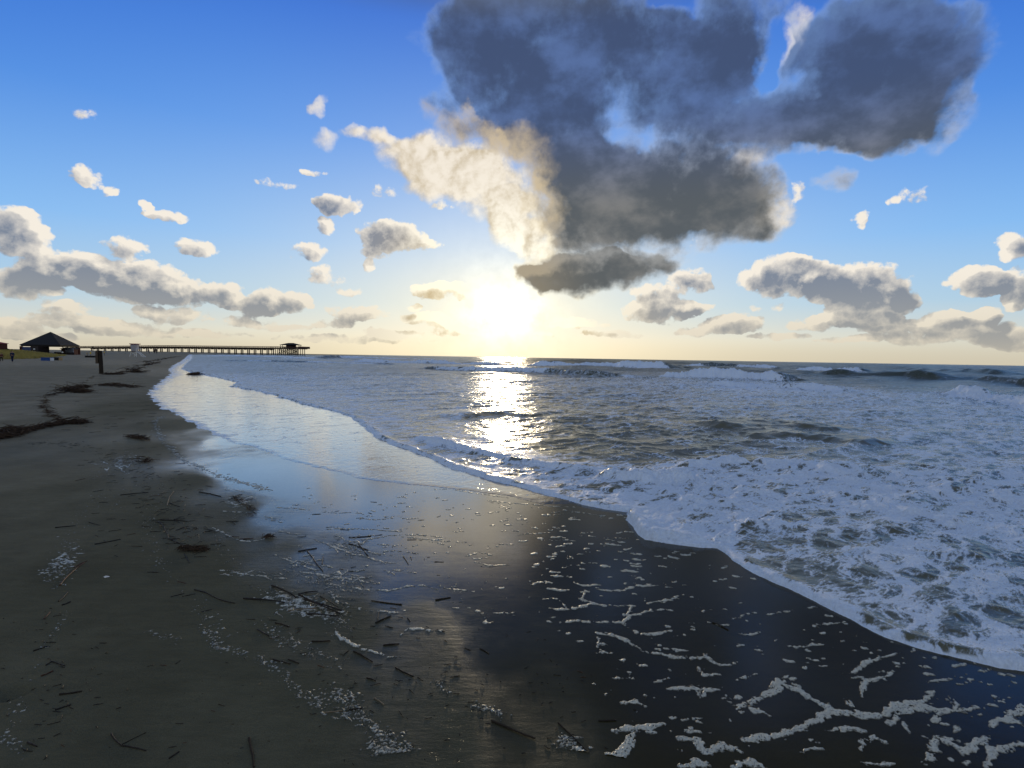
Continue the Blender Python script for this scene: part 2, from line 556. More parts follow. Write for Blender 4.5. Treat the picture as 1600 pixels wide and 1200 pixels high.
# ================================================================== sand
def sand_height(X, Y):
    A = np.arctan2(X, Y)
    D = np.hypot(X, Y)
    ins = inside(X, Y, film_poly)
    dist = poly_dist(X, Y, film_g + front_g + right_side)
    sea = np.where(ins, dist, 0)
    z = -0.05 * smooth(sea, 0.02, 1.2) - 0.5 * smooth(sea, 1, 14) - 3.0 * smooth(sea, 10, 60) - 12 * smooth(sea, 80, 1500)
    land = np.where(ins, 0, dist)
    rough = smooth(land, .4, 4.0)
    z = z + rough * (0.010 * fbm(X * .5, Y * .5, 3, 3) + 0.0035 * fbm(X * 3.1, Y * 3.1, 3, 5) * smooth(D, 200, 4))
    z = z + smooth(land, 12, 30) * .022 * fbm(X * .13, Y * .13, 4, 8) + smooth(land, 14, 60) * .04
    # trampled upper beach
    z = z + smooth(land, 9, 16) * smooth(D, 80, 30) * .030 * np.minimum(0, fbm(X * 1.3, Y * 1.3, 3, 9))
    # low dunes on the landward side
    dn = inside(X, Y, dune_g + [(-200, 400), (-900, 900), (-900, 60)])
    dd = poly_dist(X, Y, dune_g)
    dn = np.where(dn, dd, 0)
    z = z + smooth(dn, 0, 12) * (.75 + .55 * fbm(X * .07, Y * .07, 3, 21)) + .25 * smooth(dn, 0, 4) * np.maximum(0, fbm(X * .35, Y * .35, 3, 23))
    # a dug hole with a wet rim near the left edge
    h = gp(22, 1082)
    r = np.hypot((X - h.x) * 1.0, (Y - h.y) * 1.15) * (1 + .25 * vnoise(X * 14, Y * 14, 31))
    z = z - .035 * smooth(r, .085, .02) + .004 * smooth(r, .16, .10) * smooth(r, .06, .1)
    return z


rs = np.concatenate([np.linspace(.25, 1.7, 60, endpoint=False), radii(1.7, 700, .0045, .011, 60), np.geomspace(760, 26000, 40)])
SX, SY = polar(-62, 62, 900, rs)
SZ = sand_height(SX, SY)
wet = rbf(SX, SY, [(100, 620, 0), (60, 760, 0), (180, 800, .0), (300, 645, .2), (285, 668, .1), (318, 672, .45), (240, 700, .02), (335, 690, .8), (305, 750, .05), (350, 740, .85), (300, 690, .3),
                   (400, 740, 1), (365, 800, .2), (430, 800, .7), (480, 760, 1), (560, 800, 1), (640, 830, 1), (420, 870, .3), (500, 870, .65), (540, 900, .6), (620, 900, .8),
                   (740, 900, .9), (800, 840, 1), (900, 850, 1), (1000, 900, 1), (1200, 950, 1), (300, 900, .05), (380, 960, .1), (520, 980, .3), (640, 1000, .5),
                   (800, 1000, .8), (1000, 1050, 1), (300, 1100, .08), (450, 1130, .12), (650, 1150, .3), (850, 1180, .7), (1100, 1150, 1), (1500, 1150, 1),
                   (100, 1100, .05), (225, 600, .08), (255, 580, .2), (200, 560, 0), (80, 580, 0), (1600, 1150, 1), (10, 1000, 0), (250, 628, .1), (150, 640, 0), (262, 665, .08), (200, 620, 0), (240, 565, .1)])
sheet = rbf(SX, SY, [(400, 700, 1), (340, 660, 1), (600, 800, 1), (700, 840, 1), (760, 870, 1), (560, 860, .9), (860, 830, .5), (900, 900, .1), (700, 960, .5), (1000, 900, 0), (1200, 960, 0), (900, 1100, 0), (500, 1000, .2), (200, 900, 0), (100, 650, 0), (1400, 1100, 0), (1590, 1100, 0)])
dry = rbf(SX, SY, [(60, 600, .8), (150, 600, .6), (30, 640, .75), (120, 660, .5), (220, 575, .7), (250, 556, 1.0), (60, 566, 1.0), (40, 720, .35), (200, 640, .3),
                   (120, 800, .18), (300, 800, .1), (100, 1000, .05), (500, 1000, .0), (300, 1100, .0), (900, 1000, .0), (1200, 1100, 0), (300, 660, .1), (700, 1180, 0)])
wet = np.clip(wet + .16 * fbm(SX * .9, SY * .9, 3, 41) * smooth(wet, .15, .4) * smooth(wet, 1, .8) + .16 * fbm(SX * 5, SY * 5, 4, 45) * smooth(wet, .1, .35) * smooth(wet, 1, .75), 0, 1)

m_sand, t = new_mat('damp sand')
pos = t.n('NewGeometry').outputs['Position']
wa = t.n('Attribute', attribute_name='wet').outputs['Fac']
da_ = t.n('Attribute', attribute_name='dry').outputs['Fac']
n1 = t.noise(pos, 1.1, 5, .6)
n2 = t.noise(pos, 260.0, 3, .7)
n3 = t.noise(t.v('MULTIPLY', pos, (1, 3.2, 1)), 5.0, 6, .65)
n4 = t.noise(pos, 22.0, 4, .6)
c = t.mix(da_, (.105, .098, .064, 1), (.290, .258, .200, 1))
c = t.mix(wa, c, (.032, .026, .009, 1))
c = t.v('SCALE', c, t.lin(n2, .3, .7, .72, 1.28))
c = t.v('SCALE', c, t.lin(n1, .3, .7, .80, 1.2))
c = t.v('SCALE', c, t.lin(n3, .3, .7, .9, 1.1))
# dark and pale grains and shell crumbs
vor = t.n('TexVoronoi', {'Vector': pos, 'Scale': 34.0}, feature='F1')
speck = t.m('LESS_THAN', vor.outputs['Distance'], .085)
pick = t.m('GREATER_THAN', t.n('SeparateColor', {0: vor.outputs['Color']}).outputs[0], .86)
c = t.mix(t.m('MULTIPLY', t.m('MULTIPLY', speck, pick), t.m('SUBTRACT', 1.0, t.m('MULTIPLY', wa, .7))), c, (.012, .010, .008, 1))
rough = t.lin(t.m('ADD', wa, t.m('MULTIPLY', t.m('SUBTRACT', n1, .5), .18)), .1, .85, .95, .06)
dim = t.n('TexVoronoi', {'Vector': t.v('MULTIPLY_ADD', t.noise(pos, 2.0, 2, .5, out=1), (.5, .5, 0), pos), 'Scale': 1.7}, feature='F1').outputs['Distance']
dimp = t.m('MULTIPLY', t.m('MULTIPLY', t.ss(dim, .0, .26), da_), .03)
h = t.m('ADD', t.m('ADD', dimp, t.m('MULTIPLY', n2, .0010)), t.m('ADD', t.m('MULTIPLY', n3, t.lin(wa, 0, 1, .014, .0016)), t.m('MULTIPLY', n4, t.lin(wa, 0, 1, .0040, .0004))))
bp = t.n('Bump', {'Strength': t.lin(wa, .2, .9, .8, .22), 'Distance': 1.0, 'Height': h})
b = t.n('BsdfPrincipled', {'Base Color': c, 'Roughness': rough, 'Normal': bp.outputs[0], 'IOR': 1.34,
                           'Specular IOR Level': t.lin(wa, .12, .7, .0, .34), 'Coat Weight': t.n('Attribute', attribute_name='sheet').outputs['Fac'], 'Coat Roughness': .06, 'Coat IOR': 1.55, 'Coat Normal': bp.outputs[0]})
t.n('OutputMaterial', {0: b.outputs[0]})
sand = grid_object('sand_beach', SX, SY, SZ, m_sand, attrs={'wet': wet, 'dry': dry, 'sheet': wet * np.clip(sheet, 0, 1)})
tag(sand, kind='structure')
print('sand', len(sand.data.vertices))

# ================================================================== sea
rs = np.concatenate([radii(2.1, 900, .0036, .0065, 60), np.geomspace(910, 32000, 60)])
WX, WY = polar(-57, 57, 1330, rs)
WX = WX.astype(np.float32); WY = WY.astype(np.float32)
D = np.hypot(WX, WY)
wob = .06 * vnoise(WX * 2.2, WY * 2.2, 50) + .025 * vnoise(WX * 7, WY * 7, 51) + .01 * vnoise(WX * 22, WY * 22, 52)
in_film = inside(WX, WY, film_poly)
dfilm = np.where(in_film, 1, -1) * poly_dist(WX, WY, film_g + front_g + right_side) + wob * np.clip(D * .12, .35, 3)
dfront = np.where(inside(WX, WY, inner_poly), 1, -1) * poly_dist(WX, WY, front_line) + wob * np.clip(D * .10, .35, 2.2)
keep = dfilm > 0
s = np.maximum(dfront, 0)
cell = D * .006

def band(lam, amp, seed, stretch=1.0, rot=.55, sharp=True):
    c_, s_ = math.cos(rot), math.sin(rot)
    u = (WX * c_ + WY * s_) / (lam * stretch)
    v = (-WX * s_ + WY * c_) / lam
    n = vnoise(u + .6 * vnoise(u * .5, v * .5, seed + 7), v, seed)
    if sharp:
        n = 1 - 2 * np.abs(n) ** .8
    return amp * n * smooth(lam / cell, 1.2, 3.0)

chop = smooth(s, .3, 4)
mid = smooth(s, 3, 12)
off = smooth(s, 22, 60)
z = (band(.11, .004, 60) + band(.24, .008, 61)) * (smooth(s, .05, .5) * .7 + .5 * chop)
z += (band(.5, .016, 62) + band(1.1, .028, 63, 1.8)) * chop
z += (band(2.3, .040, 64, 2.2) + band(5.0, .05, 65, 2.6)) * mid
z += (band(7.0, .16, 66, 2.5, .2) + band(15, .30, 67, 3.0, .1, False) + band(3.0, .09, 71, 2.0, .2)) * off
z += (band(60, .35, 68, 4.0, .05, False) + band(25, .30, 69, 3.0, .1)) * smooth(s, 70, 220)
# swash sheet level and rounded foam lip
lip_n = .75 + .95 * fbm(WX * 2.6, WY * 2.6, 3, 77)
near_w = smooth(D, 60, 8)
lip = (1 - np.exp(-s / .022)) * (.018 + .030 * np.exp(-((s - .06) / .09) ** 2) * lip_n)
z = z + .0035 * smooth(dfilm, 0, .12) + lip + .05 * smooth(s, .5, 6) + .02 * mid
z = np.where(dfilm <= 0, np.maximum(-.03, dfilm * .5) - .002, z)

foam = rbf(WX, WY, [(1580, 1000, .62), (1450, 960, .60), (1300, 900, .52), (1200, 860, .50), (1180, 800, .74), (1120, 780, .86), (1060, 760, .84), (1250, 760, .86), (1350, 770, .84),
                    (1450, 780, .80), (1580, 800, .78), (1500, 860, .70), (1400, 850, .66), (1590, 900, .68), (1300, 820, .64), (1010, 830, .97), (1060, 845, .97), (1100, 835, .9),
                    (1100, 700, .30), (1200, 700, .34), (1300, 700, .46), (1450, 710, .56), (1580, 710, .60), (1500, 660, .58), (1300, 660, .50), (1150, 650, .46), (1590, 660, .56),
                    (1000, 700, .22), (900, 690, .22), (800, 660, .26), (1000, 650, .34), (800, 630, .34), (900, 620, .42), (1050, 620, .50), (1200, 625, .58), (1400, 630, .58),
                    (700, 700, .62), (600, 660, .60), (760, 740, .70), (850, 755, .72), (930, 770, .75), (700, 660, .46), (500, 620, .58), (400, 590, .62), (350, 575, .62),
                    (450, 580, .52), (550, 600, .50), (650, 620, .48), (500, 565, .45), (650, 580, .45), (760, 590, .42), (900, 590, .48), (800, 558.5, .0), (1000, 566, .1),
                    (1100, 572, .06), (1300, 580, .05), (1590, 592, .08), (1590, 612, .25), (1400, 590, .08), (480, 553.6, .05), (400, 556, .35), (1400, 604, .25), (1200, 608, .8), (1100, 600, .6)])
foam = np.where(s > 90, foam * smooth(s, 260, 90), foam)
# no lace on the bare film, dense foam along the lip
foam = np.where(dfront < 0, 0, foam)
foam = np.maximum(foam, 1.0 * np.exp(-(s / (.10 + .05 * vnoise(WX * 4, WY * 4, 53) + .02 * vnoise(WX * 14, WY * 14, 54))) ** 2) * (dfront > -.03 - .0 * D))
foam = np.where((dfront <= 0) & (dfilm > 0) & (dfront > -.012 - .001 * D), 1.0, foam)

foam = foam * (1 - .22 * smooth(D, 35, 60)) + .05 * smooth(D, 9, 14) * (foam > .05) * smooth(D, 45, 30) * (dfront > 0)
# --- breaking waves: crest line in pixels of the water level at the crest, height in metres, half width
CREST = [
    ([(540, 566), (600, 567), (680, 568), (740, 569), (795, 570)], .85, 1.3, .9),
    ([(430, 560.5), (520, 561), (600, 561.5), (700, 562)], .9, 2.2, .5),
    ([(640, 577), (760, 581), (860, 585), (960, 590), (1010, 594)], .42, .8, .35),
    ([(815, 571), (880, 572), (950, 574), (1010, 577), (1050, 579)], 1.05, 1.5, .95),
    ([(1030, 590), (1080, 592), (1140, 594), (1200, 596), (1228, 598)], .80, .95, 1.0),
    ([(1228, 591), (1290, 592), (1350, 594), (1420, 596), (1490, 600)], .62, 1.5, .15),
    ([(1240, 581), (1300, 582), (1350, 584)], 1.0, 1.3, 1.0),
    ([(1060, 573), (1140, 574), (1230, 577)], .9, 1.6, .55),
    ([(1090, 604), (1180, 607), (1260, 612), (1330, 616)], .34, .6, .85),
    ([(1480, 619), (1530, 626), (1600, 637), (1700, 652)], .50, .7, 1.0),
    ([(1380, 577), (1480, 582), (1600, 588)], .8, 2.0, .1),
    ([(300, 556.5), (420, 557.5), (560, 559)], .5, 2.0, .6),
    ([(320, 564), (420, 566), (560, 569), (640, 571)], .28, .9, .35),
    ([(1520, 600), (1620, 606), (1720, 612)], .7, 1.3, .2),
    ([(1090, 676), (1180, 672), (1260, 676), (1300, 682)], .10, .45, .1),
    ([(1170, 690), (1230, 688), (1300, 694), (1380, 706)], .09, .4, .15),
    ([(690, 655), (780, 650), (860, 655)], .07, .5, .2),
]
# the bore running up the beach and the folds of foam behind the front
CREST += [
    ([(640, 682), (700, 698), (760, 712), (820, 724), (880, 736), (930, 744)], .085, .16, .65),
    ([(930, 744), (975, 752), (1020, 755), (1060, 752), (1082, 742)], .13, .15, .75),
    ([(1075, 740), (1095, 730), (1130, 726), (1180, 728)], .10, .16, 1.0),
    ([(1180, 730), (1240, 730), (1290, 738), (1335, 752)], .07, .2, .9),
    ([(1090, 745), (1098, 765), (1080, 785), (1040, 800)], .050, .07, 1.0),
    ([(1160, 760), (1150, 785), (1090, 800), (1020, 812)], .045, .08, 1.0),
    ([(985, 806), (992, 830), (1010, 841), (1060, 845), (1110, 848)], .055, .09, 1.0),
    ([(1225, 815), (1170, 822), (1130, 838), (1120, 850)], .045, .07, 1.0),
    ([(1110, 752), (1140, 772), (1200, 778), (1260, 790)], .03, .08, 1.0),
    ([(1300, 752), (1380, 770), (1460, 775), (1560, 800)], .035, .12, .95),
    ([(1340, 800), (1420, 805), (1500, 830)], .03, .12, .9),
]
aer = np.zeros_like(z)
for k, (pl, hgt, hw, fm) in enumerate(CREST):
    line = G2(pl)
    pad = 7 * hw
    xs = [p[0] for p in line]; ys = [p[1] for p in line]
    msk = (WX > min(xs) - pad) & (WX < max(xs) + pad) & (WY > min(ys) - pad) & (WY < max(ys) + pad)
    x = WX[msk]; y = WY[msk]
    sc = 1.0 / max(hw, .05)
    kk = .28 if fm > .2 else .05
    k5 = .55 if fm > .2 else .15
    wx = x + k5 * hw * vnoise(x * sc * .45, y * sc * .45, 100 + k) + kk * hw * vnoise(x * sc * 1.7, y * sc * 1.7, 130 + k)
    wy = y + k5 * hw * vnoise(x * sc * .45, y * sc * .45, 160 + k) + kk * hw * vnoise(x * sc * 1.7, y * sc * 1.7, 190 + k)
    best = np.full(x.shape, 1e9, np.float32); side = np.zeros(x.shape, np.float32); tt = np.zeros(x.shape, np.float32)
    n = len(line) - 1
    for i in range(n):
        (x0, y0), (x1, y1) = line[i], line[i + 1]
        dx, dy = x1 - x0, y1 - y0
        L = math.hypot(dx, dy)
        u = ((wx - x0) * dx + (wy - y0) * dy) / L ** 2
        uc = np.clip(u, 0, 1)
        d = np.hypot(wx - x0 - uc * dx, wy - y0 - uc * dy)
        cr = (dx * (wy - y0) - dy * (wx - x0)) / L     # >0: seaward of a line running left to right
        up = d < best
        best = np.where(up, d, best); side = np.where(up, np.sign(cr), side); tt = np.where(up, (i + uc) / n, tt)
    w = np.where(side > 0, hw * 2.3, hw * .62)          # long back, steep front
    prof = np.exp(-(best / w) ** 2)
    ends = smooth(tt, 0, .14) * smooth(tt, 1, .86)
    amp = hgt * ends * (.72 + .42 * vnoise(tt * 6 + 3, tt * 0 + k, 220 + k))
    edge_ = smooth(s[msk], .0, .05) if hgt < .3 else 1.0
    z[msk] += amp * prof * edge_
    if fm < .2:
        foam[msk] *= 1 - .95 * smooth(prof * ends, .05, .4)
    lump = vnoise(x * 4.2 / hw, y * 4.2 / hw, 300 + k)
    fr = np.exp(-(best / np.where(side > 0, hw * .34, hw * 1.5)) ** 2)
    patch = smooth(vnoise(tt * 7 + 11, tt * 0 + 3 * k, 260 + k), -.75 + .9 * (1 - fm), -.15 + .9 * (1 - fm)) if fm < .9 else 1.0
    fo = fr * ends ** .3 * (fm ** .35) * patch
    lump = lump + .6 * vnoise(x * 10 / hw, y * 10 / hw, 340 + k)
    z[msk] += (.16 if hgt > .3 else .10) * hgt * lump * fr * (fm > .3)
    foam[msk] = np.maximum(foam[msk], np.clip(fo * 1.5, 0, 1) * (fm > .2))
    if hgt > .3:      # trailing foam in front of the breaker
        foam[msk] = np.maximum(foam[msk], fm * .62 * np.exp(-(best / (hw * 3.4)) ** 2) * (side < 0))
        aer[msk] = np.maximum(aer[msk], prof * ends)
foam = np.clip(foam, 0, 1)
z = np.where(dfilm <= 0, np.maximum(-.03, dfilm * .5) - .002, z)
# small lumps of thick foam near the camera
z += smooth(foam, .5, .85) * smooth(D, 26, 9) * (.030 * (1 - 2 * np.abs(fbm(WX * 1.9, WY * 2.6, 3, 97)) ** .7) * smooth(s, .2, .8) + .018 * fbm(WX * 6, WY * 6, 4, 91) + .006 * fbm(WX * 24, WY * 24, 2, 95)) * smooth(s, .03, .15)
fr_ = np.exp(-(dfilm / (.012 * D)) ** 2) * (dfront < 0) * (dfilm > 0) * smooth(D, 6.5, 12)
foam = np.where(dfront < 0, np.maximum(foam, .62 * fr_ + .22 * (dfilm > 0) * smooth(D, 7, 13)), foam)
film = (dfront <= -.01).astype(np.float32)
# curvature keeps the far sea under the sky line
m_sea, t = new_mat('shallow sea water and foam')
pos = t.n('NewGeometry').outputs['Position']
fa = t.n('Attribute', attribute_name='foam').outputs['Fac']
fi = t.n('Attribute', attribute_name='film').outputs['Fac']
ae = t.n('Attribute', attribute_name='swell').outputs['Fac']
dist = t.v('LENGTH', pos, out=1)
rotn = t.n('VectorRotate', {'Vector': pos, 'Angle': -.75}, rotation_type='Z_AXIS').outputs[0]
wv = t.v('SUBTRACT', t.noise(rotn, 1.3, 3, .6, out=1), (.5, .5, .5))
pw = t.v('MULTIPLY_ADD', wv, (.55, .55, 0), rotn)
pw2 = t.v('MULTIPLY', pw, (.62, 1.35, 0))
vo = t.n('TexVoronoi', {'Vector': pw2, 'Scale': 3.1}, feature='DISTANCE_TO_EDGE').outputs['Distance']
vo2 = t.n('TexVoronoi', {'Vector': pw2, 'Scale': 10.5}, feature='DISTANCE_TO_EDGE').outputs['Distance']
a1 = t.noise(pw2, 2.0, 3, .55)
a2 = t.noise(pw2, 11.0, 5, .7)
a3 = t.noise(t.v('MULTIPLY', rotn, (.55, 1.5, 0)), 34.0, 4, .7)
lace = t.m('ADD', t.m('MULTIPLY', t.ss(vo, .26, .0), .26), t.m('MULTIPLY_ADD', t.m('SUBTRACT', a3, .5), .75, t.m('MULTIPLY', t.ss(vo2, .22, .0), .15)))
fld = t.m('ADD', t.m('ADD', t.m('MULTIPLY', a1, .95), t.m('MULTIPLY', a2, .85)), lace)      # about .6 .. 1.4
thr = t.lin(fa, 0, 1, 1.44, .78)
mask = t.ss(t.m('SUBTRACT', fld, thr), -.10, .20)
mask = t.m('MULTIPLY', mask, t.ss(fa, .02, .12))
mask = t.m('MAXIMUM', mask, t.ss(fa, .90, .99))
# scraps of foam carried on the thin film
fs = t.noise(t.v('MULTIPLY', rotn, (.55, 1.7, 0)), 11.0, 4, .7)
filmscrap = t.m('MULTIPLY', t.ss(fs, .60, .66), fi)
mask = t.m('MAXIMUM', mask, t.m('MULTIPLY', filmscrap, .8))
wn1 = t.noise(pw, 9.0, 4, .6)
wn2 = t.noise(t.v('MULTIPLY', pos, (.38, 1.3, 1)), 1.5, 6, .66)
wn3 = t.noise(t.v('MULTIPLY', pos, (.35, 1, 1)), .22, 5, .65)
hh = t.m('ADD', t.m('MULTIPLY', wn1, t.lin(fi, 0, 1, .010, .0060)),
         t.m('ADD', t.m('MULTIPLY', t.m('MULTIPLY', wn2, t.lin(dist, 6, 40, .02, .16)), t.m('SUBTRACT', 1.0, fi)),
             t.m('MULTIPLY', wn3, t.lin(dist, 40, 160, 0.0, .9))))
bw = t.n('Bump', {'Strength': .75, 'Distance': 1.0, 'Height': hh})
deep = t.ss(dist, 12, 80)
wc = t.mix(deep, (.115, .112, .072, 1), (.045, .056, .034, 1))
wc = t.mix(t.m('MULTIPLY', ae, .8), wc, (.045, .060, .040, 1))
wc = t.mix(fi, wc, (.016, .014, .010, 1))
water = t.n('BsdfPrincipled', {'Base Color': wc, 'Roughness': t.lin(fi, 0, 1, t.lin(dist, 5, 60, .20, .30), .06), 'IOR': 1.34, 'Normal': bw.outputs[0], 'Coat Weight': fi, 'Coat Roughness': .05, 'Coat IOR': 1.55, 'Coat Normal': bw.outputs[0]})
fn = t.noise(pos, 38.0, 5, .65)
fh = t.m('ADD', t.m('MULTIPLY', fld, .030), t.m('MULTIPLY', fn, .008))
bf = t.n('Bump', {'Strength': .85, 'Distance': 1.0, 'Height': fh})
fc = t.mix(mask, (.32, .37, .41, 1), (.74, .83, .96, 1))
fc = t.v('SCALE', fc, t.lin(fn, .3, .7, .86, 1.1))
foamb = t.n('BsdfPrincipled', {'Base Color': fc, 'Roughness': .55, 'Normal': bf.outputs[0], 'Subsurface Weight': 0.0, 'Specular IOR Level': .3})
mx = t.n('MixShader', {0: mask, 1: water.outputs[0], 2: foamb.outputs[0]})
t.n('OutputMaterial', {0: mx.outputs[0]})
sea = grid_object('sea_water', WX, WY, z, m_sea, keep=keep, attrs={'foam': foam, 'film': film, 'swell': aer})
tag(sea, kind='structure')
print('sea', len(sea.data.vertices))

# ================================================================== foam left on the wet sand
FX, FY = polar(-46.5, 46.5, 1640, radii(2.15, 16, .00165, .00165, 60))
FA0, FA1 = R(-46.5), R(46.5)
FD = np.hypot(FX[:, 0], FY[:, 0])
wx = FX + .012 * vnoise(FX * 11, FY * 11, 400) + .006 * vnoise(FX * 37, FY * 37, 401) + .0025 * vnoise(FX * 95, FY * 95, 402)
wy = FY + .012 * vnoise(FX * 11, FY * 11, 403) + .006 * vnoise(FX * 37, FY * 37, 404) + .0025 * vnoise(FX * 95, FY * 95, 405)
FF = np.full(FX.shape, -1.0, np.float32)


def stamp(p, q, w0, w1):
    (x0, y0), (x1, y1) = p, q
    w = max(w0, w1) + .022
    a = [math.atan2(x, y) for x, y in (p, q)]
    d = [math.hypot(x, y) for x, y in (p, q)]
    ga = w / min(d)
    i0 = int(np.searchsorted(FD, min(d) - w)); i1 = int(np.searchsorted(FD, max(d) + w)) + 1
    j0 = int((min(a) - ga - FA0) / (FA1 - FA0) * 1639); j1 = int((max(a) + ga - FA0) / (FA1 - FA0) * 1639) + 2
    j0 = max(j0, 0)
    if i0 >= len(FD) or j1 <= 0 or j0 >= 1640 or i1 - i0 < 2:
        return
    X = wx[i0:i1, j0:j1]; Y = wy[i0:i1, j0:j1]
    dx, dy = x1 - x0, y1 - y0
    t_ = np.clip(((X - x0) * dx + (Y - y0) * dy) / (dx * dx + dy * dy + 1e-9), 0, 1)
    dd = np.hypot(X - x0 - t_ * dx, Y - y0 - t_ * dy)
    FF[i0:i1, j0:j1] = np.maximum(FF[i0:i1, j0:j1], (w0 + (w1 - w0) * t_) - dd)


def stroke(px, w):
    """w: half width in metres, thinner to both ends and uneven"""
    g_ = G2(px)
    n = len(g_)
    for i in range(n - 1):
        f0 = .55 if i == 0 else random.uniform(.75, 1.2)
        f1 = .5 if i == n - 2 else random.uniform(.75, 1.2)
        stamp(g_[i], g_[i + 1], w * f0, w * f1)


BROAD = [
    [(1157, 1100), (1193, 1090), (1220, 1067), (1243, 1060)], [(1220, 1068), (1245, 1078), (1267, 1090), (1300, 1108)],
    [(1163, 1157), (1217, 1147), (1260, 1133), (1283, 1117), (1300, 1111), (1330, 1112), (1350, 1118), (1383, 1117), (1397, 1102), (1437, 1097), (1463, 1081)],
    [(1390, 1133), (1410, 1113), (1443, 1106), (1470, 1112), (1500, 1110), (1522, 1106)], [(1457, 1130), (1468, 1113)],
    [(1323, 1090), (1335, 1108)], [(1493, 1094), (1490, 1110)], [(1297, 1143), (1320, 1138), (1347, 1143)],
    [(1463, 1150), (1460, 1170), (1452, 1198)], [(1460, 1152), (1482, 1160), (1503, 1172), (1543, 1153)],
    [(1547, 1137), (1577, 1123), (1595, 1102)], [(1540, 1199), (1562, 1173), (1598, 1163)], [(1577, 1123), (1600, 1135)],
    [(958, 1144), (978, 1140), (1004, 1137), (1035, 1133)], [(1000, 1140), (984, 1156), (979, 1170), (965, 1182), (990, 1194)],
    [(899, 1168), (925, 1180), (970, 1186)], [(1062, 1154), (1091, 1156), (1102, 1174), (1135, 1168), (1154, 1175)],
    [(1060, 1197), (1085, 1192), (1108, 1194)], [(1147, 1195), (1170, 1190), (1192, 1197)], [(1150, 1190), (1187, 1196)],
    [(1042, 1077), (1081, 1076), (1123, 1077)], [(1100, 1076), (1098, 1088)], [(1157, 1100), (1180, 1112), (1195, 1116)]]
MIDW = [
    [(829, 913), (848, 910), (867, 912)], [(853, 920), (875, 922), (892, 922)], [(915, 923), (909, 937), (930, 944), (960, 946), (993, 948)],
    [(985, 949), (976, 962), (1000, 960), (1018, 955), (1056, 953)], [(857, 951), (875, 953), (897, 951), (930, 944)], [(843, 937), (874, 936)],
    [(874, 937), (885, 950)], [(876, 973), (900, 970), (925, 973), (976, 974), (985, 962)], [(976, 976), (997, 990), (1020, 990), (1049, 985)],
    [(934, 990), (955, 993), (976, 1000), (1004, 1018)], [(1004, 1018), (1025, 1021), (1050, 1024), (1077, 1030), (1102, 1025), (1126, 1040), (1154, 1037)],
    [(1020, 1013), (1050, 1016), (1074, 1018)], [(1091, 1043), (1102, 1055), (1123, 1054)], [(934, 998), (936, 1011)], [(930, 1020), (945, 1019), (958, 1021)],
    [(930, 920), (950, 924), (976, 922), (997, 915), (1032, 915)], [(1011, 944), (1030, 940), (1046, 936), (1067, 929)], [(892, 909), (915, 915), (941, 915)],
    [(525, 986), (538, 999), (555, 1009), (570, 1016), (585, 1021), (604, 1026), (626, 1026)], [(626, 992), (638, 984), (660, 985), (690, 985)],
    [(1350, 1170), (1352, 1155), (1363, 1149), (1383, 1160)], [(1413, 1130), (1423, 1147)], [(1323, 1051), (1345, 1042), (1363, 1033), (1403, 1020)],
    [(1347, 1087), (1350, 1068), (1377, 1057), (1397, 1050)], [(1450, 1067), (1483, 1060)], [(1497, 1070), (1517, 1062)], [(1237, 1012), (1270, 1008), (1300, 1010)],
    [(1253, 1178), (1280, 1165)], [(1343, 1190), (1370, 1194), (1400, 1195)], [(1280, 977), (1323, 973)], [(1150, 966), (1180, 958)], [(1197, 960), (1243, 953)],
    [(1150, 1061), (1183, 1053)], [(1163, 992), (1187, 988)], [(858, 972), (866, 973)], [(962, 1060), (990, 1060)], [(1021, 1065), (1042, 1060)],
    [(972, 1098), (990, 1096), (1009, 1104)], [(1067, 1125), (1095, 1120)], [(1050, 994), (1072, 992)], [(1258, 1046), (1262, 1036)]]
FINE = [
    [(510, 898), (547, 898), (596, 913)], [(465, 892), (490, 896), (510, 900), (560, 908), (596, 913)], [(341, 889), (365, 893), (394, 899), (450, 904)],
    [(431, 870), (455, 876), (476, 884), (500, 892)], [(491, 844), (515, 852), (540, 862), (574, 870)], [(521, 836), (547, 846), (577, 841), (626, 835), (660, 836), (697, 841)],
    [(510, 827), (545, 826), (577, 827), (630, 831)], [(555, 810), (585, 812), (615, 810)], [(431, 793), (460, 794), (487, 798)], [(499, 800), (530, 802), (559, 800)],
    [(349, 765), (375, 767), (397, 772)], [(416, 810), (442, 817)], [(330, 823), (348, 832), (367, 842), (390, 846), (412, 842), (435, 830), (480, 836)],
    [(345, 799), (365, 800), (386, 800)], [(350, 748), (380, 755), (427, 767)],
    [(611, 861), (635, 863), (656, 866)], [(592, 851), (630, 853)], [(731, 870), (748, 863), (765, 866)], [(742, 879), (770, 884), (795, 883)], [(615, 891), (649, 896)],
    [(679, 765), (705, 764), (731, 769), (765, 774), (799, 779)], [(760, 782), (800, 786), (850, 790), (900, 793)], [(525, 915), (562, 920), (607, 924), (640, 916), (660, 915), (682, 921)],
    [(551, 949), (585, 956), (610, 957), (634, 954)], [(510, 925), (522, 935), (530, 945)], [(865, 805), (900, 800), (940, 806)], [(810, 836), (835, 834), (860, 832)],
    [(850, 845), (880, 844), (902, 846)], [(946, 843), (982, 841)], [(688, 918), (720, 922), (745, 925)], [(760, 960), (790, 958), (806, 962)], [(744, 955), (757, 960)],
    [(570, 870), (600, 880), (620, 880)], [(640, 840), (690, 846), (730, 848)], [(560, 860), (600, 866)], [(700, 855), (720, 850)]]
for s_ in BROAD:
    stroke(s_, .024)
    stroke([(x + random.uniform(-9, 9), y + random.uniform(-5, 5)) for x, y in s_], .014)
for s_ in MIDW:
    stroke(s_, .017)
for s_ in FINE:
    stroke(s_, .011)
    for k in range(1):
        o_ = random.uniform(-4, 4)
        stroke([(x + random.uniform(-5, 5), y + o_ + random.uniform(-1, 1)) for x, y in s_[:2]], .008)


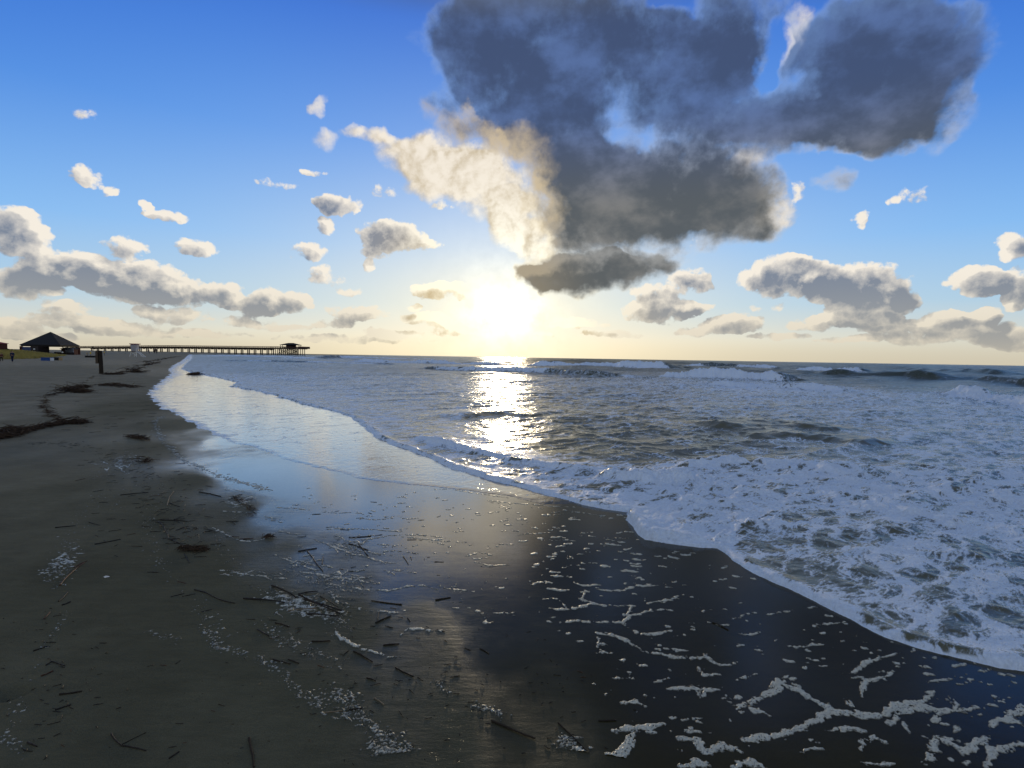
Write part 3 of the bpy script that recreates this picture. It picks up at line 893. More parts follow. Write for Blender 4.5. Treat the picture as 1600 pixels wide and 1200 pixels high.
def scatter(poly, n, r0, r1, dash):
    """blobs and short dashes inside a polygon of pixels"""
    xs = [p[0] for p in poly]; ys = [p[1] for p in poly]
    k = 0
    while k < n:
        x, y = random.uniform(min(xs), max(xs)), random.uniform(min(ys), max(ys))
        if not inside(np.array([x]), np.array([y]), poly)[0]:
            continue
        k += 1
        p = gp(x, y)
        r = random.uniform(r0, r1) * random.choice((.5, .7, 1, 1))
        if random.random() < dash:
            L = random.uniform(1, 4.5) * r
            a = random.gauss(0.05, .35)
            stamp((p.x, p.y), (p.x + L * math.cos(a), p.y + L * math.sin(a)), r, r * .7)
        else:
            stamp((p.x, p.y), (p.x + r, p.y), r, r)


def crumbs(px, n, spread_px, r0=.002, r1=.006):
    n = int(n * 1.7)
    for _ in range(n):
        i = random.randrange(len(px) - 1)
        u = random.random()
        x = px[i][0] * (1 - u) + px[i + 1][0] * u + random.gauss(0, spread_px)
        y = px[i][1] * (1 - u) + px[i + 1][1] * u + random.gauss(0, spread_px * .7)
        p = gp(x, max(y, 640))
        r = random.uniform(r0, r1) * random.choice((.4, .5, .8, 1))
        stamp((p.x, p.y), (p.x + random.uniform(0, 2) * r, p.y), r + .001, r + .001)


scatter([(780, 790), (975, 800), (1000, 850), (1120, 866), (1000, 905), (860, 905), (790, 860)], 130, .012, .026, .7)
scatter([(640, 765), (800, 785), (790, 880), (640, 860), (560, 800)], 90, .009, .020, .8)
scatter([(460, 760), (640, 770), (640, 900), (470, 880), (430, 800)], 60, .008, .016, .8)
scatter([(1000, 870), (1150, 880), (1300, 960), (1590, 1055), (1590, 1130), (1300, 1050), (1120, 1010), (900, 930)], 150, .006, .018, .5)
scatter([(830, 920), (1130, 1030), (1300, 1180), (1060, 1190), (930, 1080), (850, 990)], 60, .005, .016, .45)
scatter([(1450, 1060), (1595, 1060), (1595, 1198), (1440, 1198)], 26, .006, .018, .4)
scatter([(700, 880), (860, 900), (830, 1000), (700, 960)], 40, .005, .014, .7)
FF = np.where(FF > -.02, FF + .0060 * vnoise(FX * 28, FY * 28, 420) + .004 * vnoise(FX * 70, FY * 70, 421) - .001, FF)
holes = vnoise(FX * 42, FY * 42, 430) + .5 * vnoise(FX * 110, FY * 110, 431)
FF = np.where((FF > 0) & (FF < .019), FF - .012 * smooth(holes, .25, .6), FF)
for px, n, sp in [([(262, 645), (240, 658), (250, 685), (285, 718), (350, 747)], 10, 3.2), ([(215, 712), (178, 722), (145, 748)], 130, 6), ([(200, 700), (165, 745)], 60, 7),
                  ([(165, 770), (125, 810), (108, 850), (95, 885), (85, 910)], 200, 9), ([(110, 850), (90, 900)], 90, 10), ([(255, 745), (235, 800), (232, 830), (250, 880)], 150, 8),
                  ([(250, 880), (310, 958), (330, 1000), (348, 1020)], 60, 5), ([(320, 985), (345, 1012), (400, 1028), (430, 1040), (470, 1085), (510, 1108)], 170, 6),
                  ([(480, 1085), (545, 1100), (570, 1120), (600, 1150)], 140, 9), ([(520, 1080), (550, 1090)], 60, 8), ([(580, 1160), (620, 1185), (700, 1198)], 150, 9),
                  ([(600, 1150), (640, 1180)], 80, 12), ([(105, 955), (85, 985), (60, 1020)], 30, 5), ([(60, 1020), (30, 1100), (12, 1150), (30, 1180)], 45, 7),
                  ([(225, 985), (280, 1000)], 26, 4), ([(740, 1100), (792, 1116)], 40, 4), ([(360, 880), (340, 850), (350, 830)], 60, 8), ([(350, 765), (385, 790), (370, 805)], 150, 9),
                  ([(415, 925), (470, 940), (520, 960), (540, 975)], 330, 12), ([(450, 890), (500, 905), (560, 920)], 220, 9), ([(520, 845), (560, 865)], 160, 9),
                  ([(430, 1000), (480, 1015), (530, 1040)], 60, 8), ([(870, 1150), (900, 1170), (930, 1190)], 80, 7), ([(360, 1000), (300, 930)], 20, 8),
                  ([(400, 975), (460, 1000)], 40, 9), ([(700, 1080), (680, 1060)], 20, 6), ([(190, 760), (165, 800)], 50, 9)]:
    crumbs(px, n, sp)
crumbs([(262, 645), (240, 658), (250, 685), (285, 718), (350, 747), (420, 765)], 420, 2.6, .008, .016)
crumbs([(180, 722), (215, 715)], 90, 6, .006, .014)
crumbs([(430, 935), (520, 960)], 110, 9, .006, .014)
crumbs([(70, 900), (105, 870)], 40, 8, .006, .012)

for cx, cy, rx, ry, n in [(372, 783, 26, 18, 16), (540, 850, 36, 12, 16), (480, 880, 42, 12, 16), (545, 902, 52, 10, 18), (470, 944, 52, 17, 34), (400, 896, 42, 6, 10),
                          (545, 1108, 26, 20, 14), (622, 1172, 34, 18, 14), (180, 725, 34, 12, 12), (105, 880, 24, 22, 10), (520, 925, 26, 10, 8), (890, 1160, 26, 14, 8)]:
    for _ in range(n):
        a = cx + random.gauss(0, rx * .5); b_ = cy + random.gauss(0, ry * .5)
        ln = random.uniform(6, 22)
        stroke([(a - ln / 2, b_), (a, b_ + random.gauss(0, 2.5)), (a + ln / 2, b_ + random.gauss(0, 3.5))], random.uniform(.006, .011) * min(1.2, gp(a, b_).length / 5))
SZF = sand_height(FX, FY)
land_ok = ~inside(FX, FY, film_poly)
hgt = .0042 * np.sqrt(np.clip(FF / .026, 0, 1.2)) * (.8 + .35 * vnoise(FX * 60, FY * 60, 410)) + .002 * vnoise(FX * 150, FY * 150, 411)
FZ = np.where(FF > 0, SZF + .0015 + np.maximum(hgt, 0), SZF - .004)
m_scrap, t = new_mat('bubbly sea foam')
pos = t.n('NewGeometry').outputs['Position']
pb = t.v('MULTIPLY_ADD', t.v('SUBTRACT', t.noise(pos, 60, 2, .5, out=1), (.5, .5, .5)), (.01, .01, .01), pos)
v1 = t.n('TexVoronoi', {'Vector': pb, 'Scale': 95.0}, feature='F1')
v2 = t.n('TexVoronoi', {'Vector': pb, 'Scale': 210.0}, feature='F1')
big_b = t.m('MULTIPLY', t.ss(v1.outputs['Distance'], .42, .26), t.m('GREATER_THAN', t.n('SeparateColor', {0: v1.outputs['Color']}).outputs[0], .62))
sm_b = t.m('MULTIPLY', t.ss(v2.outputs['Distance'], .42, .22), t.m('GREATER_THAN', t.n('SeparateColor', {0: v2.outputs['Color']}).outputs[1], .45))
pit = t.m('MAXIMUM', big_b, t.m('MULTIPLY', sm_b, .75))
fc = t.mix(t.noise(pos, 30, 4, .6), (.44, .42, .33, 1), (.68, .65, .54, 1))
fc = t.mix(t.m('MULTIPLY', pit, .9), fc, (.05, .047, .038, 1))
bp = t.n('Bump', {'Strength': .9, 'Distance': 1.0, 'Height': t.m('MULTIPLY', t.m('SUBTRACT', 1.0, pit), .003)})
th = t.n('Attribute', attribute_name='thick').outputs['Fac']
thin = t.ss(t.m('ADD', th, t.m('MULTIPLY', t.m('SUBTRACT', t.noise(pos, 140, 4, .7), .5), .014)), .0065, .0)
fc = t.mix(t.m('MULTIPLY', thin, .85), fc, (.06, .056, .045, 1))
b = t.n('BsdfPrincipled', {'Base Color': fc, 'Roughness': .35, 'Normal': bp.outputs[0], 'IOR': 1.33})
t.n('OutputMaterial', {0: b.outputs[0]})
fo = grid_object('sea_foam', FX, FY, FZ, m_scrap, keep=(FF > 0) & land_ok, attrs={'thick': FF})
tag(fo, 'cream bubbly foam scraps and streaks left on the dark wet sand', 'sea foam', kind='stuff')
print('foam', len(fo.data.vertices))

# ================================================================== mesh builder
class MB:
    def __init__(self):
        self.v = []
        self.f = []

    def box(self, c, size, rz=0.0, taper=1.0):
        hx, hy, hz = size[0] / 2, size[1] / 2, size[2] / 2
        cs, sn = math.cos(rz), math.sin(rz)
        n = len(self.v)
        for dz, k in ((-hz, 1.0), (hz, taper)):
            for dx, dy in ((-hx, -hy), (hx, -hy), (hx, hy), (-hx, hy)):
                self.v.append((c[0] + (dx * cs - dy * sn) * k, c[1] + (dx * sn + dy * cs) * k, c[2] + dz))
        self.f += [(n, n + 3, n + 2, n + 1), (n + 4, n + 5, n + 6, n + 7)] + [(n + i, n + (i + 1) % 4, n + 4 + (i + 1) % 4, n + 4 + i) for i in range(4)]
        return self

    def tube(self, pts, rad, sides=6, rough=0.0):
        pts = [Vector(p) for p in pts]
        rad = rad if isinstance(rad, (list, tuple)) else [rad] * len(pts)
        n0 = len(self.v)
        for i, p in enumerate(pts):
            d = (pts[min(i + 1, len(pts) - 1)] - pts[max(i - 1, 0)]).normalized()
            a = d.cross(Vector((0, 0, 1)))
            if a.length < 1e-3:
                a = Vector((1, 0, 0))
            a.normalize()
            b = d.cross(a)
            for k in range(sides):
                th = 2 * math.pi * k / sides
                r = rad[i] * (1 + random.uniform(-rough, rough))
                self.v.append(tuple(p + a * math.cos(th) * r + b * math.sin(th) * r))
        for i in range(len(pts) - 1):
            for k in range(sides):
                k2 = (k + 1) % sides
                self.f.append((n0 + i * sides + k, n0 + i * sides + k2, n0 + (i + 1) * sides + k2, n0 + (i + 1) * sides + k))
        self.f.append(tuple(n0 + k for k in range(sides))[::-1])
        self.f.append(tuple(n0 + (len(pts) - 1) * sides + k for k in range(sides)))
        return self

    def poly(self, pts):
        n = len(self.v)
        self.v += [tuple(p) for p in pts]
        self.f.append(tuple(range(n, n + len(pts))))
        return self

    def build(self, name, mat, parent=None, smooth_=False, origin=None):
        me = bpy.data.meshes.new(name)
        o = bpy.data.objects.new(name, me)
        org = Vector(origin) if origin is not None else (parent['_org'] if False else Vector((0, 0, 0)))
        if parent is not None:
            org = ORG[parent.name]
            o.parent = parent
        elif origin is not None:
            o.location = org
        ORG[o.name] = org
        me.from_pydata([tuple(Vector(p) - org) for p in self.v], [], self.f)
        me.materials.append(mat)
        if smooth_:
            for p in me.polygons:
                p.use_smooth = True
        me.update()
        COL.objects.link(o)
        return o


ORG = {}


def thing(name, loc, label, cat, group=None):
    o = bpy.data.objects.new(name, None)
    o.empty_display_size = .2
    COL.objects.link(o)
    o.location = loc
    ORG[o.name] = Vector(loc)
    return tag(o, label, cat, group)


HZC = {}


def hz(x, y):
    """sand height, looked up once per few centimetres"""
    st = .01 if y < 10 else .2
    k = (round(x / st), round(y / st), st)
    if k not in HZC:
        HZC[k] = float(sand_height(np.array([x], float), np.array([y], float))[0])
    return HZC[k]


def gs(px, py):
    """point of the real sand surface that the pixel shows"""
    p = gp(px, py)
    for _ in range(4):
        p = gp(px, py, hz(p.x, p.y))
    return p


M = {
    'wood': flat_mat('weathered dark wood', (.030, .022, .015), .85, .45, 9, bump=.01),
    'old_wood': flat_mat('grey brown timber', (.085, .062, .042), .85, .4, 7, bump=.01),
    'reed': flat_mat('dark wet reed', (.020, .014, .009), .55, .5, 30),
    'reed_red': flat_mat('reddish reed', (.070, .026, .012), .55, .5, 30),
    'reed_pale': flat_mat('bleached reed', (.20, .155, .10), .7, .4, 30),
    'wrack': flat_mat('tangled brown wrack', (.050, .030, .018), .85, .6, 14),
    'roof': flat_mat('dark grey shingle', (.012, .011, .012), .9, .3, 3),
    'brick': flat_mat('reddish brick', (.10, .035, .025), .9, .35, 4),
    'dark': flat_mat('dark painted timber', (.025, .018, .018), .8, .3, 2),
    'blue_wall': flat_mat('blue painted panel', (.035, .06, .16), .7, .25, 2),
    'pale_wall': flat_mat('pale grey panel', (.22, .23, .26), .7, .2, 2),
    'white': flat_mat('white paint', (.72, .70, .66), .6, .08, 3),
    'lav': flat_mat('off white boards', (.42, .40, .42), .7, .12, 3),
    'red': flat_mat('faded red paint', (.30, .07, .07), .7, .2, 3),
    'blue': flat_mat('blue plastic', (.02, .07, .25), .5, .2, 3),
    'black': flat_mat('black plastic', (.010, .010, .011), .6, .2, 3),
    'tan': flat_mat('tan timber', (.40, .27, .14), .8, .2, 3),
    'yellow': flat_mat('yellow paint', (.65, .42, .04), .6, .1, 3),
    'skin': flat_mat('skin', (.28, .16, .11), .6, .1, 3),
    'navy': flat_mat('navy cloth', (.012, .022, .06), .9, .2, 8),
    'maroon': flat_mat('maroon cloth', (.07, .012, .015), .9, .2, 8),
    'cloth': flat_mat('dark clothing', (.014, .014, .018), .9, .2, 8),
    'leaf': flat_mat('dark foliage', (.035, .050, .020), .8, .4, 3),
    'pier': flat_mat('pier timber', (.060, .043, .033), .9, .35, .6),
    'pierrail': flat_mat('pier railing timber', (.11, .055, .045), .9, .3, .6),
}

# ================================================================== pier
pr = at(477, 550, 470.0)
pier_x1 = pr.x
pl = at(123, 548, 560.0)
pier_x0 = pl.x


def pier_y(x):
    u = (x - pier_x0) / (pier_x1 - pier_x0)
    return 560 + (470 - 560) * u


def pier_z(x):
    xm = at(300, 548, 515).x
    return 6.7 - 2.3 * float(smooth(np.array(xm - x), 0, (xm - pier_x0) * 1.25))


def pier_at(px):
    lo, hi_ = pier_x0 - 80, pier_x1 + 20
    for _ in range(40):
        m = (lo + hi_) / 2
        y = pier_y(m)
        q = (CAMROT.transposed() @ (Vector((m, y, 5)) - Vector((0, 0, EYE))))
        if 800 + FPX * q.x / -q.z < px:
            lo = m
        else:
            hi_ = m
    return lo, pier_y(lo)


pang = math.atan2(pier_y(10) - pier_y(0), 10)
pier = thing('fishing_pier', (pier_x0, pier_y(pier_x0), 0), 'long dark timber pier on pilings reaching from the beach into the sea', 'pier')
deck = MB(); rails = {-3.1: MB(), 3.1: MB()}; girder = MB()
xs = np.linspace(pier_x0 - 5, pier_x1, 60)
for a, b_ in zip(xs[:-1], xs[1:]):
    xm = (a + b_) / 2
    L = (b_ - a) / math.cos(pang)
    z_ = pier_z(xm)
    deck.box((xm, pier_y(xm), z_ - .15), (L, 6.4, .30), pang)
    for off_ in (-2.6, 0, 2.6):
        girder.box((xm - off_ * math.sin(pang), pier_y(xm) + off_ * math.cos(pang), z_ - .62), (L, .45, .95), pang)
    for off_ in (-3.1, 3.1):
        rail = rails[off_]
        ox, oy = -off_ * math.sin(pang), off_ * math.cos(pang)
        for hh_ in (.45, .80, 1.12):
            rail.box((xm + ox, pier_y(xm) + oy, z_ + hh_), (L, .12, .13 if hh_ < 1 else .16), pang)
        rail.box((a + ox, pier_y(a) + oy, z_ + .56), (.22, .16, 1.12), pang)
        rail.box((xm + ox, pier_y(xm) + oy, z_ + .56), (.16, .14, 1.10), pang)
deck.build('deck', M['pier'], pier)
girder.build('girder', M['pier'], pier)
for rail in rails.values():
    rail.build('railing', M['pierrail'], pier)
bent_px = [147.5, 158.5]
x_ = 169.5
while x_ < 432:
    bent_px.append(x_)
    x_ += 11.2 - 1.3 * (x_ - 170) / 262
for px in bent_px:
    x, y = pier_at(px)
    z_ = pier_z(x)
    cap = MB()
    cap.box((x, y, z_ - 1.45), (1.8, 6.6, .85), pang)
    cap.box((x, y, z_ - 1.06), (3.6, .7, .30), pang)
    cap.box((x, y, z_ - 2.0), (2.1, .8, .55), pang)
    cap.build('cap_beam', M['pier'], pier)
    for k, off_ in enumerate((-2.4, 2.4)):
        dx = (-.45, .45)[k]
        MB().tube([(x + dx - off_ * math.sin(pang), y + off_ * math.cos(pang), -3.5), (x + dx * .8 - off_ * math.sin(pang), y + off_ * math.cos(pang), z_ - 1.5)], .50, 8).build('piling', M['pier'], pier)
# wider head of the pier
x0, y0 = pier_at(434); x1, y1 = pier_at(477)
xc, yc = (x0 + x1) / 2, (y0 + y1) / 2
L = math.hypot(x1 - x0, y1 - y0)
hd = MB().box((xc + math.sin(-pang) * 0, yc - 2, 6.35), (L, 15, .5), pang).box((xc, yc - 9.3, 5.85), (L, .4, .6), pang)
hd.build('pier_head', M['pier'], pier)
for off_ in (-9.4, 5.4):
    hr = MB()
    for hh_ in (.45, .8, 1.15):
        hr.box((xc - off_ * math.sin(pang), yc + off_ * math.cos(pang), 6.6 + hh_), (L, .12, .16), pang)
    for i in range(12):
        u = i / 11
        hr.box((x0 + (x1 - x0) * u - off_ * math.sin(pang), y0 + (y1 - y0) * u + off_ * math.cos(pang), 7.15), (.2, .2, 1.15), pang)
    hr.build('railing', M['pierrail'], pier)
hr = MB()
hr.box((x1 - .1, y1 - 2, 7.3), (.3, 14.6, 1.5), pang)
hr.build('railing', M['pierrail'], pier)
for i in range(14):
    u = (i + .3) / 14
    for off_ in (-8.2, 1.0):
        bx, by = x0 + (x1 - x0) * u - off_ * math.sin(pang), y0 + (y1 - y0) * u + off_ * math.cos(pang)
        MB().tube([(bx, by, -4), (bx, by, 6.2)], .34, 8).build('piling', M['pier'], pier)
xb0, yb0 = pier_at(441); xb1, yb1 = pier_at(470)
brc = MB()
for i in range(8):
    u = i / 8
    bx, by = xb0 + (xb1 - xb0) * u, yb0 + (yb1 - yb0) * u - 8
    ex, ey = xb0 + (xb1 - xb0) * (u + .125), yb0 + (yb1 - yb0) * (u + .125) - 8
    brc.tube([(bx, by, 1.4), (ex, ey, 5.6)], .14, 5).tube([(bx, by, 5.6), (ex, ey, 1.4)], .14, 5)
brc.build('brace', M['pier'], pier)
# shelter standing on the pier head
xs0, ys0 = pier_at(443.5); xs1, ys1 = pier_at(467.5)
sxc, syc = (xs0 + xs1) / 2, (ys0 + ys1) / 2 - 1.5
sh = thing('pier_shelter', (sxc, syc, 6.6), 'small open shelter with a hipped dark roof standing on the far end of the pier', 'shelter')
SL = math.hypot(xs1 - xs0, ys1 - ys0)


def hip_roof(mb, cx, cy, zb, zt, lx, ly, ridge, rz, thick=.25):
    cs, sn = math.cos(rz), math.sin(rz)
    T = lambda x, y, z_: (cx + x * cs - y * sn, cy + x * sn + y * cs, z_)
    a, b_, r = lx / 2, ly / 2, ridge / 2
    e = [T(-a, -b_, zb), T(a, -b_, zb), T(a, b_, zb), T(-a, b_, zb)]
    e2 = [T(-a, -b_, zb + thick), T(a, -b_, zb + thick), T(a, b_, zb + thick), T(-a, b_, zb + thick)]
    r0, r1 = T(-r, 0, zt), T(r, 0, zt)
    mb.poly(e[::-1])
    for i in range(4):
        mb.poly([e[i], e[(i + 1) % 4], e2[(i + 1) % 4], e2[i]])
    if ridge > 0:
        mb.poly([e2[0], e2[1], r1, r0]); mb.poly([e2[1], e2[2], r1]); mb.poly([e2[2], e2[3], r0, r1]); mb.poly([e2[3], e2[0], r0])
    else:
        for i in range(4):
            mb.poly([e2[i], e2[(i + 1) % 4], r0])


rf = MB(); hip_roof(rf, sxc, syc, 9.2, 11.2, SL, 9, SL * .36, pang)
rf.build('roof', M['roof'], sh)
MB().box((sxc + .3, syc, 7.9), (SL * .38, 5.5, 2.6), pang).build('wall', M['dark'], sh)
for i in (-.46, -.34, .34, .46):
    for off_ in (-3.8, 3.8):
        MB().box((sxc + SL * i * math.cos(pang) - off_ * math.sin(pang), syc + SL * i * math.sin(pang) + off_ * math.cos(pang), 7.9), (.34, .34, 2.6), pang).build('post', M['dark'], sh)

# ================================================================== beach pavilion on the left
PD = 180.0
pv_c = at(79.5, 548, PD)
gz = -0.05
k_ = PD / FPX / math.cos(R(0))


def pvp(px, py, d=PD):
    return at(px, py, d)


corner = at(93.5, 549, PD - 9)         # nearest corner
lft = at(33.5, 549, PD + 2)
rgt = at(122.5, 549, PD + 9)
bck = Vector((lft.x + rgt.x - corner.x, lft.y + rgt.y - corner.y, 0))
base_z = .10
eave_z = at(30, 539.5, PD).z
apex_z = at(79, 518.0, PD + 4).z
pav = thing('beach_pavilion', (corner.x, corner.y, base_z), 'open sided pavilion with a large dark pyramid roof behind the dune', 'pavilion')
apx = at(79, 518.4, PD + 4)


def grow(p, f=1.06):
    cx, cy = (lft.x + rgt.x) / 2, (lft.y + rgt.y) / 2
    return (cx + (p.x - cx) * f, cy + (p.y - cy) * f)


ev = [grow(lft), grow(corner), grow(rgt), grow(bck)]
mb = MB()
apex = (apx.x, apx.y, apx.z)
lowc = [(x, y, eave_z) for x, y in ev]
upc = [(x, y, eave_z + .28) for x, y in ev]
mb.poly(lowc[::-1])
for i in range(4):
    mb.poly([lowc[i], lowc[(i + 1) % 4], upc[(i + 1) % 4], upc[i]])
    mb.poly([upc[i], upc[(i + 1) % 4], apex])
roof = mb.build('roof', M['roof'], pav)


def seg_box(mb, p, q, z0, z1, w):
    dx, dy = q[0] - p[0], q[1] - p[1]
    mb.box(((p[0] + q[0]) / 2, (p[1] + q[1]) / 2, (z0 + z1) / 2), (math.hypot(dx, dy), w, z1 - z0), math.atan2(dy, dx))


c2 = [(p.x, p.y) for p in (lft, corner, rgt, bck)]
fas = MB()
for i in range(4):
    seg_box(fas, c2[i], c2[(i + 1) % 4], eave_z - .28, eave_z - .003, .35)
fas.build('beam', M['dark'], pav)
for p, w in ((c2[0], .8), (c2[2], 1.05), (c2[3], .8)):
    MB().box((p[0], p[1], (eave_z + base_z) / 2 - .3), (w, w, eave_z - base_z - .006), .6).build('pillar', M['brick'], pav)


def lerp(p, q, u):
    return (p[0] + (q[0] - p[0]) * u, p[1] + (q[1] - p[1]) * u)


# left bay closed by a blue panel, then a dark service block
bw = MB(); seg_box(bw, lerp(c2[0], c2[1], .03), lerp(c2[0], c2[1], .40), base_z - .5, eave_z - .5, .15)
bw.build('wall_panel', M['blue_wall'], pav)
dk = MB()
q0, q1 = lerp(c2[0], c2[1], .40), lerp(c2[0], c2[1], .60)
seg_box(dk, q0, q1, base_z - .5, eave_z - .29, 3.0)
dk.build('service_block', M['dark'], pav)
pw_ = MB(); seg_box(pw_, (q1[0] + 1.0, q1[1] + 6), (corner.x - 1.0, corner.y + 6.5), base_z - .5, eave_z - .72, .2)
pw_.build('low_wall', M['pale_wall'], pav)
tb = MB(); seg_box(tb, (q1[0] + .6, q1[1] + 4), (corner.x - .2, corner.y + 5), base_z - .5, base_z + .75, 1.2)
tb.build('counter', M['dark'], pav)
for u in (.36, .62, .82):
    p = lerp(c2[1], c2[2], u)
    brc = MB().tube([(p[0] - .9, p[1] - .9, eave_z - .3), (p[0], p[1], eave_z - 1.3)], .12, 5)
    brc.build('brace', M['dark'], pav)
# brace arch at the right pillar
ar = MB()
d_ = Vector((c2[1][0] - c2[2][0], c2[1][1] - c2[2][1])).normalized()
pts = []
for i in range(7):
    th = math.pi / 2 * i / 6
    pts.append((c2[2][0] + d_.x * (2.4 - 2.4 * math.cos(th)) * .9, c2[2][1] + d_.y * (2.4 - 2.4 * math.cos(th)) * .9, base_z + 1.0 + (eave_z - base_z - 1.3) * math.sin(th)))
ar.tube(pts, .22, 6).build('arch', M['dark'], pav)
for px, py in ((53.5, 545.5), (97.5, 550.5)):
    p = at(px, py, PD - 9)
    lm = MB()
    for k in range(5):
        th = math.pi * (k / 4 - .5)
        pass
    lm.tube([(p.x, p.y, p.z - .22), (p.x, p.y, p.z - .12), (p.x, p.y, p.z + .12), (p.x, p.y, p.z + .22)], [.08, .24, .24, .08], 10)
    o = lm.build('lamp_globe', M['white'], pav)
# kiosk beneath the roof
kc = at(109, 549, PD + 2)
ki = thing('brick_kiosk', (kc.x, kc.y, base_z), 'small red brick kiosk with a pitched roof under the right side of the pavilion', 'kiosk')
MB().box((kc.x, kc.y, base_z + .75), (3.6, 3.0, 2.1), .3).build('wall', M['brick'], ki)
kr = MB(); hip_roof(kr, kc.x, kc.y, base_z + 1.8, base_z + 2.45, 4.2, 3.6, 2.4, .3, .12)
kr.build('roof', M['dark'], ki)
for dx in (-.9, .9):
    MB().box((kc.x + dx, kc.y - 1.56 + dx * .3, base_z + 1.1), (.7, .08, .6), .3).build('hatch', M['old_wood'], ki)

# house at the frame's left edge and a bush beside it
hc = at(-6, 545, 200)
ho = thing('beach_house', (hc.x, hc.y, 0), 'reddish beach house cut by the left edge of the frame beyond the dune', 'house')
MB().box((hc.x - .5, hc.y, 1.8), (3.9, 6, 3.6)).build('wall', M['brick'], ho)
r_ = MB(); hip_roof(r_, hc.x - .5, hc.y, 3.6, 4.4, 4.5, 6.6, 2, 0, .15)
r_.build('roof', M['red'], ho)
lb = at(6, 546.5, 190)
lo_ = thing('low_shed', (lb.x, lb.y, 0), 'low dark shed in front of the reddish house beyond the dune', 'shed')
MB().box((lb.x, lb.y, .7), (3.3, 3, 1.6)).build('wall', M['old_wood'], lo_)
MB().box((lb.x, lb.y, 1.57), (3.6, 3.3, .14)).build('roof', M['dark'], lo_)


def leaf_ball(name, c, rx, rz_, n, size, mat, parent=None):
    mb = MB()
    for _ in range(n):
        v = Vector((random.gauss(0, 1), random.gauss(0, 1), random.gauss(0, 1))).normalized() * random.uniform(.55, 1.0) ** .5
        p = Vector((c[0] + v.x * rx, c[1] + v.y * rx, c[2] + abs(v.z) * rz_))
        a = Vector((random.gauss(0, 1), random.gauss(0, 1), random.gauss(0, 1))).normalized() * size
        b_ = a.orthogonal().normalized() * size * .6
        mb.poly([p - a, p + b_, p + a, p - b_])
    return mb.build(name, mat, parent, origin=None if parent else c)


bc = at(12, 547, 170)
bu = thing('round_bush', (bc.x, bc.y, .3), 'round dark bush left of the pavilion on the dune crest', 'bush')
leaf_ball('foliage', (bc.x, bc.y, .7), .85, 1.0, 700, .13, M['leaf'], bu)
MB().tube([(bc.x, bc.y, .0), (bc.x, bc.y, 1.2)], [.08, .04], 6).build('stem', M['wood'], bu)

# dune grass
gm = MB()
nb = 0
while nb < 15000:
    px = random.uniform(-30, 124)
    d = random.uniform(62, 150)
    p = at(px, 560, d)
    if not inside(np.array([p.x]), np.array([p.y]), dune_g + [(-200, 400), (-900, 900), (-900, 60)])[0]:
        nb += .2
        continue
    if vnoise(np.array([p.x * .22]), np.array([p.y * .22]), 501)[0] < -.25 and random.random() < .8:
        nb += .3
        continue
    z0 = hz(p.x, p.y) if nb % 3 == 0 else z0_l if False else hz(p.x, p.y)
    h_ = random.uniform(.18, .5)
    lx, ly = random.gauss(0, .14), random.gauss(0, .14)
    w = .03
    gm.poly([(p.x - w, p.y, z0 - .03), (p.x + w, p.y, z0 - .03), (p.x + lx * .6 + w * .6, p.y + ly * .6, z0 + h_ * .7), (p.x + lx * 1.4, p.y + ly * 1.4, z0 + h_)])
    nb += 1
gr = gm.build('dune_grass', flat_mat('dry dune grass', (.34, .28, .085), .8, .6, .35), origin=(0, 0, 0))
tag(gr, 'yellow green dune grass covering the low dune below the pavilion', 'dune grass', kind='stuff')

# ================================================================== lifeguard tower
tw = at(211.5, 554, 150.0)
twz = hz(tw.x, tw.y)
tow = thing('lifeguard_tower', (tw.x, tw.y, twz), 'white lifeguard tower with a red edged roof standing on stilts in front of the pier', 'lifeguard tower')
z0 = twz
fl = z0 + 1.55
MB().box((tw.x, tw.y, fl), (1.9, 1.9, .14), .25).build('platform', M['old_wood'], tow)
MB().box((tw.x - .1, tw.y, fl + 1.03), (1.35, 1.4, 1.9), .25, 1.18).build('cabin', M['lav'], tow)
MB().box((tw.x - .05, tw.y, fl + 2.10), (2.05, 2.05, .22), .25).build('roof', M['red'], tow)
MB().box((tw.x - .12, tw.y - .70, fl + 1.28), (.75, .05, .5), .25).build('window_shutter', M['pale_wall'], tow)
for a, b_ in ((-1, -1), (1, -1), (1, 1), (-1, 1)):
    MB().tube([(tw.x + a * 1.0, tw.y + b_ * 1.0, z0 - .2), (tw.x + a * .7, tw.y + b_ * .7, fl - .03)], .08, 6).build('leg', M['white'], tow)
MB().tube([(tw.x - .95, tw.y - .97, z0 + .25), (tw.x + .75, tw.y - .75, fl - .1)], .05, 5).tube([(tw.x + .95, tw.y - .97, z0 + .25), (tw.x - .75, tw.y - .75, fl - .1)], .05, 5).build('brace', M['white'], tow)
MB().tube([(tw.x + .9, tw.y - .7, fl + .02), (tw.x + 2.9, tw.y - .7, z0 - .05)], .10, 4).tube([(tw.x + .9, tw.y + .1, fl + .02), (tw.x + 2.9, tw.y + .1, z0 - .05)], .10, 4).build('ramp', M['white'], tow)
MB().box((tw.x + .95, tw.y - .9, fl + .45), (.16, .16, .9)).box((tw.x + .95, tw.y + .9, fl + .45), (.08, .08, .9)).box((tw.x + .95, tw.y, fl + .86), (.07, 1.8, .07)).build('railing', M['white'], tow)

# ================================================================== people


